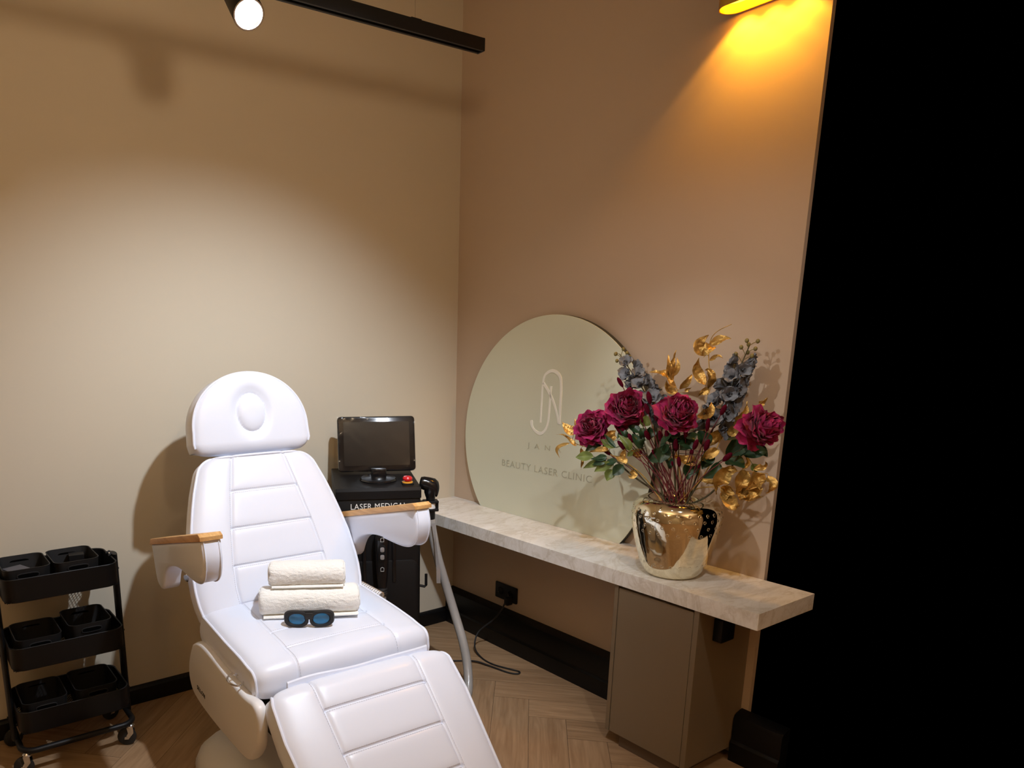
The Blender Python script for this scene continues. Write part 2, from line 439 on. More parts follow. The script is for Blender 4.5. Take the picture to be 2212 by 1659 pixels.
def cos_seq(a, b, n): return [a+(b-a)*(.5-.5*math.cos(PI*i/n)) for i in range(n+1)]
def resample(path, ds=.006):
    P = [Vector(p) for p in path]; out = [P[0]]; acc = [0]; s = 0
    for a, b in zip(P, P[1:]): s += (b-a).length; acc.append(s)
    return P, acc
class Cushion:
    """upholstered pad: a side profile (y,z), a half width along it, thickness below and sewn seams"""
    def __init__(s, top, bot, hw, sw=None, seams=(), puff=.010, edge=.010, groove=.006, extra=None, rows=None, s_seam=(0, 9)):
        s.top = [Vector(p) for p in top]; s.bot = [Vector(p) for p in bot]
        s.acc = [0]
        for a, b in zip(s.top, s.top[1:]): s.acc.append(s.acc[-1]+(b-a).length)
        s.L = s.acc[-1]; s.hw = hw; s.sw = sw; s.seams = seams; s.puff = puff; s.edge = edge; s.groove = groove; s.extra = extra; s.s_seam = s_seam
        s.rows = rows
    def at(s, t, path=None):
        path = path or s.top
        t = max(0, min(s.L, t))
        for i in range(len(s.acc)-1):
            if t <= s.acc[i+1]+1e-9:
                k = (t-s.acc[i])/max(1e-9, s.acc[i+1]-s.acc[i]); return path[i].lerp(path[i+1], k)
        return path[-1].copy()
    def nrm(s, t):
        a = s.at(t-.012); b = s.at(t+.012); d = b-a
        if d.length < 1e-6: return Vector((0, 1))
        d.normalize(); n = Vector((-d.y, d.x))
        # outward = away from the underside
        c = s.at(t)-s.at(t, s.bot)
        return n if n.dot(c) >= 0 else -n
    def disp(s, x, t):
        h = s.hw(t); de = h-abs(x)
        d = -s.edge*math.exp(-max(de, 0)/.010)
        d += s.puff*(1-math.exp(-max(de, 0)/.05))
        if s.sw:
            w = s.sw(t)
            if s.s_seam[0] <= t <= s.s_seam[1]:
                d -= s.groove*math.exp(-((abs(x)-w)/.0045)**2)
                d -= s.groove*.45*math.exp(-((abs(x)-w)/.016)**2)
            if abs(x) <= w+.002:
                for q in s.seams:
                    d -= s.groove*math.exp(-((t-q)/.0042)**2)+s.groove*.45*math.exp(-((t-q)/.016)**2)
        if s.extra: d += s.extra(x, t)
        return d
    def surf(s, x, t, lift=0):
        p = s.at(t)+s.nrm(t)*(s.disp(x, t)+lift)
        return V(x, p.x, p.y)
    def mesh(s, bulge=.008):
        if s.rows: T = s.rows
        else:
            br = sorted([0, s.L]+[q for q in s.seams if 0 < q < s.L]); T = []
            for a, b in zip(br, br[1:]):
                k = max(8, int((b-a)/.006)); T += cos_seq(a, b, k)[:-1]
            T.append(s.L)
        def cols(t):
            h = s.hw(t)
            if s.sw:
                w = min(s.sw(t), h*.8)
                return cos_seq(-h, -w, 16)[:-1]+cos_seq(-w, w, 26)[:-1]+cos_seq(w, h, 16)
            return [h*math.sin(PI/2*(-1+2*i/130)) for i in range(131)]
        nc = len(cols(T[0])); nr = len(T); K = 6
        mb = MB(); vs = []
        for t in T: vs += [s.surf(x, t) for x in cols(t)]
        fs = [(i*nc+j, i*nc+j+1, (i+1)*nc+j+1, (i+1)*nc+j) for i in range(nr-1) for j in range(nc-1)]
        base = len(vs)
        for t in T:
            q = s.at(t, s.bot)
            vs += [V(x, q.x, q.y) for x in cols(t)]
        fs += [(base+i*nc+j, base+(i+1)*nc+j, base+(i+1)*nc+j+1, base+i*nc+j+1) for i in range(nr-1) for j in range(nc-1)]
        # sides
        for sgn, j in ((-1, 0), (1, nc-1)):
            st = len(vs)
            for i, t in enumerate(T):
                a = Vector(vs[i*nc+j]); b = Vector(vs[base+i*nc+j])
                for k in range(1, K):
                    u = k/K; q = a.lerp(b, u); q.x += sgn*bulge*math.sin(PI*u)*min(1, s.hw(t)/.05); vs.append(q)
            def idx(i, k):
                if k == 0: return i*nc+j
                if k == K: return base+i*nc+j
                return st+i*(K-1)+k-1
            for i in range(nr-1):
                for k in range(K): fs.append((idx(i, k), idx(i+1, k), idx(i+1, k+1), idx(i, k+1)))
        for i in (0, nr-1):
            for j in range(nc-1): fs.append((i*nc+j, i*nc+j+1, base+i*nc+j+1, base+i*nc+j))
        mb.add(vs, fs)
        return mb, T
    def piping(s, T, mb, r=.0048, end0=False, end1=False, t0=0, t1=9):
        TT = [t for t in T if t0 <= t <= t1]
        left = [s.surf(-s.hw(t)-.001, t, .002) for t in TT]; right = [s.surf(s.hw(t)+.001, t, .002) for t in TT]
        def across(t): return [s.surf(lerp(-s.hw(t), s.hw(t), k/24), t, .002) for k in range(25)]
        if end1: mb.tube(left+across(TT[-1])[1:-1]+right[::-1], r, 8)
        elif end0: mb.tube(left[::-1]+across(TT[0])[1:-1]+right, r, 8)
        else: mb.tube(left, r, 8); mb.tube(right, r, 8)
        return mb
    def stitches(s, t_long, sides=(1,), cross=True):
        mb = MB(); step = .0078
        def dash(p, q, n):
            d = q-p; L = d.length; d.normalize(); w = d.cross(n); w.normalize()
            m = basis(d, w, n, (p+q)/2)
            mb.box((-L/2, -.0006, -.0006), (L/2, .0006, .0007), m)
        def nrm3(x, t):
            a = s.surf(x+.002, t)-s.surf(x-.002, t); b = s.surf(x, t+.002)-s.surf(x, t-.002); n = a.cross(b)
            n.normalize(); c = s.nrm(t)
            return n if n.dot(V(0, c.x, c.y)) > 0 else -n
        k = int((t_long[1]-t_long[0])/step)
        for i in range(k):
            ta = t_long[0]+i*step; tb = ta+.0050
            for sg in (-1, 1):
                for o in sides:
                    xa = sg*(s.sw(ta)+.0062*o); xb = sg*(s.sw(tb)+.0062*o)
                    dash(s.surf(xa, ta), s.surf(xb, tb), nrm3(xa, ta))
        for q in s.seams:
            w = s.sw(q); k = int(2*w/step)
            for i in range(k):
                xa = -w+.004+i*step; xb = xa+.005
                for o in (-.0062, .0062): dash(s.surf(xa, q+o), s.surf(xb, q+o), nrm3(xa, q+o))
        return mb

def rounded(hw0, L, r0=0., r1=0.):
    def f(t):
        h = hw0(t)
        if r0 and t < r0: h -= r0-math.sqrt(max(0, r0*r0-(r0-t)**2))
        if r1 and t > L-r1: h -= r1-math.sqrt(max(0, r1*r1-(t-L+r1)**2))
        return max(h, .004)
    return f
def arc(c, r, a0, a1, n): return [(c[0]+r*math.cos(R(lerp(a0, a1, i/n))), c[1]+r*math.sin(R(lerp(a0, a1, i/n)))) for i in range(n+1)]

def chair():
    lea = M['leather']
    # seat: path from under the back to the rounded front face
    top = [(.185, .630), (.10, .626), (0, .620), (-.10, .614), (-.20, .607)]+arc((-.262, .555), .046, 84, 176, 10)+[(-.312, .53), (-.308, .508)]
    bot = []
    for p in top: bot.append((max(p[0], -.285), .505))
    acc = [0]
    for a, b in zip(top, top[1:]): acc.append(acc[-1]+(Vector(b)-Vector(a)).length)
    L = acc[-1]
    sw = lambda t: interp([(0, .178), (.3, .184), (L, .186)], t)
    wrinkle = lambda x, t: .0035*math.exp(-((t-(L-.13))/.05)**2)*math.sin(x*9+1)
    c = Cushion(top, bot, lambda t: interp([(0, .322), (.25, .325), (L, .318)], t), sw, (.285, .405), puff=.016, edge=.012, groove=.0035, extra=wrinkle)
    mb, T = c.mesh(.012)
    st = mb.build('seat', lea, CH)
    c.piping(T, MB(), end0=True).build('piping', lea, st)
    c.stitches((.01, L-.02), (-1,)).build('stitching', M['thread'], st)
    # backrest
    d = Vector((.425, .905)); n = Vector((-.905, .425)); O = Vector((.2, .70))
    v0, v1 = -.10, .487; Lb = v1-v0
    top = [tuple(O+d*(v0+Lb*i/12)) for i in range(13)]
    bot = [tuple(Vector(p)-n*.075) for p in top]
    w0 = lambda t: interp([(0, .318), (.05, .328), (.10, .332), (.148, .331), (.245, .322), (.335, .303), (.40, .287), (.465, .268), (.53, .244), (.60, .215)], t)
    rows = None
    sw = lambda t: interp([(0, .180), (.09, .186), (.17, .181), (.30, .163), (.39, .145), (.45, .134), (.587, .104)], t)
    c = Cushion(top, bot, rounded(w0, Lb, 0, .045), sw, (.10-.068, .10+.072, .10+.212, .10+.352), puff=.016, edge=.010, groove=.005)
    br = [0, .032, .172, .312, .452, Lb-.045]; Tr = []
    for a, b in zip(br, br[1:]): Tr += cos_seq(a, b, max(8, int((b-a)/.006)))[:-1]
    Tr += [Lb-.045+.045*math.sin(PI/2*i/12) for i in range(13)]
    c.rows = Tr
    mb, T = c.mesh(.010)
    bk = mb.build('backrest', lea, CH)
    c.piping(T, MB(), end1=True).build('piping', lea, bk)
    c.stitches((.01, Lb-.008), (1,)).build('stitching', M['thread'], bk)
    # headrest: rolls under at its lower edge, oval face plug
    d = Vector((.168, .986)); n = Vector((-.986, .168)); O = Vector((.437, 1.30))
    low = []
    for k in range(9):
        a = R(-80+80*k/8); cc = O+d*(-.105)-n*.042
        low.append(tuple(cc+n*(.042*math.cos(a))+d*(.042*math.sin(a))))
    top = low+[tuple(O+d*(-.105+.262*i/14)) for i in range(1, 15)]
    bot = []
    for i, p in enumerate(top):
        k = (Vector(p)-O).dot(d); bot.append(tuple(O+d*max(k, -.14)-n*.105))
    acc = [0]
    for a, b in zip(top, top[1:]): acc.append(acc[-1]+(Vector(b)-Vector(a)).length)
    Lh = acc[-1]; s0 = acc[8]
    hv = lambda v: interp([(-.16, .225), (-.105, .236), (-.06, .233), (-.025, .229), (.01, .217), (.035, .203), (.06, .185)], v)
    def hwh(t):
        v = t-s0-.105
        if v < -.06: return hv(v)
        k = min(1, (v+.06)/(.157+.06)); return max(.004, .233*(1-k**2.1)**.5)
    def plug(x, t):
        v = t-s0-.105; e = math.sqrt((x/.058)**2+((v-.004)/.073)**2)
        g = -.004*math.exp(-((e-1)/.055)**2)
        if e < 1: return g-.013+.014*(1-e**4)
        return g-.013*math.exp(-((e-1)/.34)**2)
    c = Cushion(top, bot, hwh, None, (), puff=.010, edge=.010, extra=plug)
    c.rows = [s0*i/10 for i in range(10)]+[s0+.125*i/50 for i in range(50)]+[s0+.125+(Lh-s0-.125)*math.sin(PI/2*i/60) for i in range(61)]
    mb, T = c.mesh(.008)
    hd = mb.build('headrest', lea, CH)
    c.piping(T, MB(), end1=True, t0=s0-.02).build('piping', lea, hd)
    for x in (-.05, .03): MB().box((x, .465, .97), (x+.02, .48, 1.19)).build('headrest_bracket', M['chrome'], CH, smooth=False)
    # leg rest
    d = Vector((-.762, -.648)); n = Vector((-.648, .762)); O = Vector((-.4, .568))
    hd0 = []
    for k in range(9):
        a = R(100-100*k/8); cc = O+d*.034-n*.040
        hd0.append(tuple(cc+n*(.040*math.cos(a))-d*(.040*math.sin(a))))
    top = hd0+[tuple(O+d*(.034+.566*i/14)) for i in range(1, 15)]
    bot = []
    for p in top:
        k = (Vector(p)-O).dot(d); bot.append(tuple(O+d*max(k, .004)-n*.095))
    acc = [0]
    for a, b in zip(top, top[1:]): acc.append(acc[-1]+(Vector(b)-Vector(a)).length)
    s0 = acc[8]; Ll = acc[-1]
    sw = lambda t: interp([(0, .184), (s0, .182), (s0+.5, .165)], t)
    c = Cushion(top, bot, rounded(lambda t: interp([(0, .300), (s0-.03, .310), (s0, .319), (s0+.12, .322), (s0+.32, .305), (s0+.57, .285)], t), Ll, 0, .05), sw, (s0+.063, s0+.204, s0+.344, s0+.481), puff=.014, edge=.010, groove=.0055)
    mb, T = c.mesh(.010)
    lg = mb.build('leg_rest', lea, CH)
    c.piping(T, MB(), end1=True).build('piping', lea, lg)
    c.stitches((.04, Ll-.02), (1,)).build('stitching', M['thread'], lg)
    # loose flap between seat and leg rest
    mb = MB(); rings = []
    for i in range(25):
        x = -.244+.512*i/24; wob = .004*math.sin(i*.5)
        rings.append([V(x, -.342+wob, .500), V(x, -.352+wob, .545), V(x, -.356+wob, .566+.003*math.sin(i*.33)), V(x, -.360+wob, .570+.003*math.sin(i*.33)), V(x, -.364+wob, .566+.003*math.sin(i*.33)), V(x, -.366+wob, .535), V(x, -.360+wob, .49)])
    mb.loft(rings); mb.build('flap', lea, CH)
    # armrests
    # side outline in (y,z): front end left block, arch, rear leg
    up = Vector((-.242, 0))
    def sz(y, off): return .855+.257*(.39-y)+off
    prof = [(.388, .853), (.372, .79), (.352, .735), (.325, .712), (.29, .708), (.265, .725), (.245, .765), (.215, .80), (.165, .825), (.10, .842), (.03, .848), (-.05, .846), (-.11, .848), (-.155, .858), (-.185, .878), (-.20, .91), (-.205, .95), (-.192, 1.0)]
    prof = [(float(q.x), float(q.y)) for q in [Vector((p[0], p[1])) for p in prof]]
    sm = bez([(p[0], p[1], 0) for p in prof], 60)
    poly = [(q.x, q.y) for q in sm]
    for side in (-1, 1):
        xo = .430 if side < 0 else .398; xi = .366 if side < 0 else .334
        a = MB().prism(poly, side*xo, side*xi, lambda y, z, t: V(t, y, z), bev=.010).build('armrest', lea, CH, angle=60)
        # seam piping on the outer and inner edges of the front end
        for x in (xo-.009, xi+.009):
            MB().tube([(side*x, q[0]-.0005, q[1]-.001) for q in poly if q[0] < .05], .0022, 6).build('piping', lea, a)
        wp = [(.395, .850), (.385, .874), (-.180, 1.019), (-.199, 1.012), (-.199, 1.000)]
        MB().prism([(p[0], p[1]) for p in wp], side*(xo+.004), side*(xi-.004), lambda y, z, t: V(t, y, z), bev=.003).build('wood_cap', M['oak'], a, angle=25)
        MB().tube([(side*.345, .27, .74), (side*.30, .29, .75)], .014, 12).build('armrest_pivot', M['chrome'], CH)
    # side covers
    out = [(.211,.524),(.245,.48),(.273,.428),(.277,.367),(.235,.32),(.137,.304),(-.016,.301),(-.183,.307),(-.285,.313),(-.346,.33),(-.396,.366),(-.433,.41),(-.444,.468),(-.441,.525),(-.405,.550),(-.337,.547),(-.254,.549),(-.127,.557),(-.017,.564),(.073,.563),(.156,.549)]
    sm = bez([(p[0], p[1], 0) for p in out+[out[0]]], 84)[:-1]
    poly = [(q.x, q.y) for q in sm]
    for side in (-1, 1):
        po = [(p[0] if p[0] > -.2 else -.2+(p[0]+.2)*.80, p[1]) for p in poly] if side < 0 else [(p[0]*.8, p[1]-.03) for p in poly]
        cov = MB().prism(po, side*(.318 if side < 0 else .285), side*(.356 if side < 0 else .318), lambda y, z, t: V(t, y+.008, z-(.016 if side < 0 else 0)-(.014*max(0, 1-((y+.16)/.28)**2) if z > .5 else 0)), bev=.012).build('side_cover', M['plastic_w'], CH, angle=60)
        if side < 0:
            m4 = basis((0, -.985, -.05), (0, -.05, .99), (-1, 0, 0), (-.3565, .188, .346))
            text_mb('SILLON', .024, .0006, m4, 1.15, align='LEFT').build('lettering', M['black_ink'], cov, smooth=False)
    MB().box((-.27, -.34, .36), (.27, .12, .50)).box((-.22, -.42, .40), (.22, -.335, .47)).build('seat_frame', M['blackp'], CH, smooth=False)
    for x in (-.22, .16): MB().box((x, .10, .44), (x+.06, .26, .62)).build('back_hinge', M['blackp'], CH, smooth=False)
    # base cover: rounded hump narrowing upwards
    rings = []
    for z, sx, sy, oy in ((0, .385, .52, 0), (.02, .392, .53, 0), (.06, .380, .51, 0), (.095, .355, .475, 0), (.125, .315, .42, 0), (.15, .27, .35, 0), (.18, .22, .28, 0), (.24, .17, .22, 0), (.31, .15, .19, 0), (.37, .15, .19, 0)):
        ring = []
        for k in range(48):
            a = 2*PI*k/48; c, s_ = math.cos(a), math.sin(a)
            e = .42
            ring.append(V(sx*math.copysign(abs(c)**e, c), -.16+oy+sy*math.copysign(abs(s_)**e, s_), z))
        rings.append(ring)
    MB().loft(rings).build('base', M['plastic_w'], CH, angle=50)
    # release ring on the left and a wire loop at the base
    mb = MB()
    mb.tube([(-.350+.026*math.cos(a)*.9, -.205+.036*math.sin(a), .541+.004*math.sin(a)) for a in [2*PI*k/28 for k in range(28)]], .0032, 8, closed=True)
    mb.build('release_ring', M['chrome'], CH)
    mb = MB(); mb.tube(bez([(-.19, -.50, .10), (-.25, -.53, .17), (-.29, -.56, .20), (-.285, -.58, .225), (-.25, -.57, .222), (-.23, -.55, .20), (-.24, -.54, .14), (-.20, -.53, .02)], 40), .004, 8)
    mb.build('wire_loop', M['beige_cord'], CH)
    # coiled hand-control cord on the far side of the seat
    mb = MB(); pts = []
    for k in range(160):
        a = k*.42; t = k/160
        pts.append((.352+.014*math.cos(a), .22-.16*t, .600+.014*math.sin(a)))
    mb.tube(pts, .0042, 6); mb.build('coiled_cord', M['beige_cord'], CH)
chair()

# ------------------------------------------------------------------ towels and goggles on the seat
def chloc(x, y, z):
    return ROOTM[CH.name] @ V(x, y, z)
def towel(loc, rz, length, ry, rzz, label, seed, turn):
    t = thing('rolled_towel', label, 'towel', loc, rz, 'rolled towels on the seat')
    rnd = random.Random(seed); mb = MB(); NU, NV = 110, 120
    rings = []
    for i in range(NU+1):
        x = -length/2+length*i/NU
        e = min(1, (length/2-abs(x))/.020); sh = .80+.20*math.sqrt(max(0, 1-(1-e)**2))
        ring = []
        for k in range(NV):
            a = 2*PI*k/NV
            ca, sa = math.cos(a), math.sin(a)
            nse = noise.noise(V(x*150, ca*18, sa*18+seed))*.0011+noise.noise(V(x*60, ca*7, sa*7+seed*3))*.0016+noise.noise(V(x*9, ca*1.5, sa*1.5+seed))*.002
            y = (ry*math.copysign(abs(ca)**.82, ca))*sh; z = rzz*math.copysign(abs(sa)**.85, sa)*sh
            ring.append(V(x+noise.noise(V(ca*2+seed, sa*2, i*.01))*.006, y+ca*nse, rzz+max(-rzz, z+sa*nse)))
        rings.append(ring)
    mb.loft(rings, True, True)
    t0 = mb.build('roll', M['towel'], t, angle=80)
    # the loose outer edge of the cloth lying along the front foot of the roll
    mb = MB(); rings = []
    for i in range(61):
        x = -length/2*.93+length*.95*i/60; w = noise.noise(V(x*25, seed, 0))*.0016
        y = -ry*turn; 
        rings.append([V(x, y+.03, .001), V(x, y-.002+w, .0015), V(x, y-.006+w, .006), V(x, y-.002+w, .011), V(x, y+.03, .012)])
    mb.loft(rings); mb.build('cloth_edge', M['towel'], t, angle=70)
    # spiral of the roll on both ends
    for sg in (-1, 1):
        pts = []
        for k in range(90):
            a = k*.19; q = 1-.0098*k
            pts.append((sg*(length/2+.001), ry*.80*q*math.cos(a), rzz+rzz*.80*q*math.sin(a)))
        MB().tube(pts, .0032, 6).build('spiral_end', M['towel'], t)
    return t
TW = R(-27)
q = chloc(.004, -.018, .636)
towel(tuple(q), TW, .345, .064, .047, 'cream towel roll lying on the seat under the smaller roll', 3, .97)
q2 = chloc(.008, .004, .731)
towel(tuple(q2), TW-R(3), .262, .054, .042, 'smaller cream towel roll on top of the larger towel roll', 8, .90)

def goggles():
    q = chloc(-.056, -.134, .628)
    g = thing('laser_goggles', 'black wraparound laser goggles with blue lenses in front of the towels', 'goggles', tuple(q), R(-31))
    # local: x right, -y towards the viewer
    def bend(x): return .9*x*x*1.6
    K = 1.17
    def outline(cx, w, h, n=28, e=.8, drop=0):
        cx, w, h = cx*K, w*K, h*K
        out = []
        for k in range(n):
            a = 2*PI*k/n; c, s_ = math.cos(a), math.sin(a)
            out.append((cx+w*math.copysign(abs(c)**e, c), .030+drop+h*math.copysign(abs(s_)**e, s_)))
        return out
    fr = MB()
    for sg in (-1, 1):
        o = outline(sg*.0370, .0362, .0255, drop=0, e=.66); i = outline(sg*.0350, .0235, .0165, drop=-.001, e=.95)
        n = len(o)
        def P(q, y): return V(q[0], y+bend(q[0]), q[1])
        rings = []
        for k in list(range(n))+[0]:
            rings.append([P(o[k], .004), P(((o[k][0]*.8+i[k][0]*.2), (o[k][1]*.8+i[k][1]*.2)), -.006), P((o[k][0]*.2+i[k][0]*.8, o[k][1]*.2+i[k][1]*.8), -.006), P(i[k], .0), P(i[k], .005)])
        fr.loft(rings, False, False)
    fr.rbox((-.015, -.007, .030), (.015, .005, .053), .005)
    fr.rbox((-.060, .000, .050), (.060, .010, .058), .003)
    f = fr.build('frame', M['rubber'], g, angle=50)
    for sg in (-1, 1):
        o = outline(sg*.0350, .0242, .0172, drop=-.001, e=.95)
        mb = MB(); mb.loft([[V(q[0], .0005+bend(q[0]), q[1]) for q in o], [V(q[0], .003+bend(q[0]), q[1]) for q in o]])
        mb.build('lens', M['lens'], g)
        mb = MB()
        pts = bez([(sg*.080, .014, .034), (sg*.077, .030, .032), (sg*.058, .044, .018), (sg*.026, .050, .007)], 20)
        rings = []
        for k, p in enumerate(pts):
            h = lerp(.013, .005, k/len(pts)); rings.append([p+V(.002, 0, h), p+V(-.002, 0, h), p+V(-.002, 0, -h), p+V(.002, 0, -h)])
        mb.loft(rings); mb.build('temple', M['rubber'], g)
goggles()

# ------------------------------------------------------------------ laser machine
def machine():
    c = thing('laser_machine', 'black laser treatment machine with tilted screen behind the white chair', 'machine', (-.838, -.505, 0), R(-27.5))
    # local: front face at y=0 facing -y, depth to +y
    W = .186; D = .40
    body = MB()
    body.rbox((-W, 0, .06), (W, D, .905), .014)
    bo = body.build('body', M['black'], c)
    # sloping top with a thin front lip
    mb = MB(); prof = [(-.006, .900), (-.008, .935), (.004, .947), (D, .968), (D, .900)]
    mb.prism(prof, -W-.001, W+.001, lambda y, z, t: V(t, y, z), bev=.004)
    mb.build('top_panel', M['blackp'], c, angle=30)
    fp = MB(); fp.rbox((-W+.012, -.006, .10), (W-.012, .004, .62), .03, axis=1)
    fp.build('front_panel', M['blackp'], c, angle=30)
    # recess for the handpiece in the middle of the front
    rc = MB()
    rc.rbox((-.075, -.010, .52), (-.058, -.002, .80), .006, axis=1); rc.rbox((.058, -.010, .52), (.075, -.002, .80), .006, axis=1)
    rc.rbox((-.075, -.010, .79), (.075, -.002, .81), .006, axis=1)
    rc.build('handpiece_bay', M['gloss_black'], c)
    m4 = basis((1, 0, 0), (0, 0, 1), (0, -1, 0), (0, -.0008, .855))
    text_mb('LASER MEDICAL', .036, .0008, m4, 1.06, .92).build('lettering', M['white_ink'], c, smooth=False)
    # screen
    s = MB(); m = Matrix.Translation((.022, .262, .962)) @ Matrix.Rotation(R(-14), 4, 'X')
    s.rbox((-.181, -.012, .012), (.181, .022, .268), .016, m, axis=1)
    so = s.build('screen', M['gloss_black'], c, angle=30)
    MB().rbox((-.154, -.0135, .038), (.154, -.0118, .242), .004, m, axis=1).build('display', M['screen'], so, smooth=False)
    # clear film around the screen, crinkled rim
    f = MB(); rings = []
    for i in range(41):
        x = -.193+.386*i/40
        ring = []
        for k in range(25):
            z = -.002+.284*k/24
            ex = 1 if (i in (0, 40) or k in (0, 24)) else 0
            wv = noise.noise(V(x*30, z*30, 2))*.006*(1 if (abs(x) > .165 or z < .02 or z > .265) else .12)
            ring.append(m @ V(x+noise.noise(V(z*60, i, 1))*.004*ex, -.018+wv+(.012 if ex else 0), z+noise.noise(V(x*60, k, 5))*.004*ex))
        rings.append(ring)
    f.loft(rings, False, False, closed=False); f.build('protective_film', M['film'], so)
    MB().lathe([(.084, .0), (.084, .006), (.078, .012), (.03, .016), (.0, .017)], 40, Matrix.Translation((.014, .150, .954)) @ Matrix.Rotation(R(3), 4, 'X')).build('screen_foot', M['gloss_black'], c)
    MB().rbox((-.015, .165, .960), (.055, .215, 1.0), .01).build('screen_neck', M['gloss_black'], c)
    # emergency stop
    mb = MB(); T = Matrix.Translation((.136, .070, .950)) @ Matrix.Rotation(R(3), 4, 'X')
    mb.rbox((-.026, -.026, 0), (.026, .026, .006), .006, T); bs = mb.build('button_plate', M['blackp'], c)
    MB().lathe([(.024, .006), (.024, .010), (.014, .012)], 28, T).build('button_ring', M['yellow'], bs)
    MB().lathe([(.010, .010), (.011, .016), (.021, .018), (.022, .026), (.017, .033), (.0, .035)], 28, T).build('emergency_button', M['red'], c)
    # bracket that holds the handpiece on the right flank, and the hook lower down
    MB().rbox((W-.002, .045, .83), (W+.026, .075, .872), .004).build('handpiece_bracket', M['blackp'], c)
    MB().tube([(W-.004, .06, .478), (W+.030, .06, .470), (W+.036, .06, .476), (W+.036, .06, .53)], .0065, 8).build('cable_hook', M['blackp'], c)
    for x in (-W+.04, W-.04):
        for y in (.05, D-.05):
            MB().lathe([(.0, -.014), (.024, -.014), (.03, -.006), (.03, .006), (.024, .014), (0, .014)], 24, Matrix.Translation((x, y, .031)) @ Matrix.Rotation(R(90), 4, 'Y')).box((x-.02, y-.02, .045), (x+.02, y+.02, .062)).build('caster', M['rubber'], c)
    return c
MC = machine()
def mloc(x, y, z): return ROOTM[MC.name] @ V(x, y, z)

def handpieces():
    # front handpiece resting upright in the bay
    h = thing('laser_handpiece', 'black laser handpiece with control buttons docked in the machine front', 'handpiece', tuple(mloc(0.008, -.036, .485)), R(-27.5))
    mb = MB(); rings = []
    for z, w, dd in ((.015, .020, .016), (.05, .024, .018), (.10, .028, .020), (.17, .031, .021), (.24, .033, .022), (.262, .030, .020), (.27, .020, .014)):
        rings.append([V(w*math.copysign(abs(math.cos(a))**.6, math.cos(a)), dd*math.copysign(abs(math.sin(a))**.6, math.sin(a)), z) for a in [2*PI*k/28 for k in range(28)]])
    mb.loft(rings); mb.build('grip', M['gloss_black'], h, angle=50)
    MB().rbox((-.016, -.0245, .148), (.016, -.019, .222), .012, axis=1).build('button_pad', M['blackp'], h)
    mb = MB()
    for z in (.168, .202): mb.rbox((-.009, -.027, z-.011), (.009, -.024, z+.011), .006, axis=1)
    mb.build('button', M['strap'], h)
    for z in (.245, .112):
        MB().tube([(-.007, -.0235, z-.008), (-.007, -.0235, z+.006), (0, -.0235, z+.010), (.007, -.0235, z+.006), (.007, -.0235, z-.008)], .0009, 5, closed=True).build('icon', M['white_ink'], h)
    MB().tube(bez([(0, 0, .02), (0, -.002, -.10), (.0, -.004, -.30), (.01, .01, -.46), (.06, .02, -.484)], 30), .0195, 14).build('hose', M['grey_hose'], h)
    MB().lathe([(.024, 0), (.025, .008), (.022, .012), (.025, .016), (.022, .022), (.025, .026), (.022, .034)], 24, Matrix.Translation((0, 0, -.012))).build('strain_relief', M['rubber'], h)
    # right-hand handpiece hanging in the bracket
    base = mloc(.238, .055, .787)
    h = thing('laser_handpiece', 'black laser handpiece with round head hanging at the right side of the machine', 'handpiece', tuple(base), R(-27.5))
    mb = MB()
    mb.lathe([(.014, .0), (.021, .003), (.021, .06), (.020, .095), (.023, .115), (.024, .125), (0, .13)], 28); mb.build('handle', M['blackp'], h)
    mb = MB(); rings = []
    for k, (x, z, r) in enumerate(((-.047, .255, .010), (-.046, .255, .026), (-.035, .253, .030), (-.012, .246, .033), (.012, .236, .037), (.026, .224, .036), (.032, .214, .028), (.034, .21, .010))):
        rings.append([V(x+r*.22*math.sin(a), r*.85*math.cos(a), z-.085+r*.95*math.sin(a)) for a in [2*PI*i/28 for i in range(28)]])
    mb.loft(rings); mb.lathe([(.023, .105), (.029, .125), (.029, .15), (.0, .155)], 28); mb.build('treatment_head', M['gloss_black'], h, angle=60)
    MB().lathe([(.0225, .053), (.0225, .078)], 28, None, cap=False).build('white_band', M['white_ink'], h)
    MB().rbox((-.034, -.027, .041), (.034, .027, .053), .008).rbox((-.034, -.027, .078), (.034, .027, .088), .008).box((.024, -.012, .045), (.034, .012, .085)).build('clamp', M['blackp'], h)
    hp = bez([V(.238, .055, .797), V(.246, .055, .74), V(.271, .052, .618), V(.317, .05, .462), V(.350, .02, .345), V(.376, -.045, .235), V(.388, -.10, .13), V(.372, -.18, .045), V(.31, -.27, .0225), V(.20, -.33, .0225)], 60)
    MB().tube([mloc(*p) for p in hp], .0205, 14).build('hose', M['grey_hose'], h, world=True)
    mb = MB(); rings = []
    for k, p in enumerate(bez([(.246, .026, .775), (.255, .026, .70), (.263, .022, .62), (.270, .020, .56), (.272, .020, .497)], 24)):
        w = .009; tw = R(20+30*math.sin(k*.2)); dx, dy = w*math.cos(tw), w*math.sin(tw)
        rings.append([mloc(p.x-dx, p.y-dy, p.z), mloc(p.x+dx, p.y+dy, p.z), mloc(p.x+dx, p.y+dy-.002, p.z), mloc(p.x-dx, p.y-dy-.002, p.z)])
    mb.loft(rings); mb.build('strap', M['strap'], h, world=True)
handpieces()

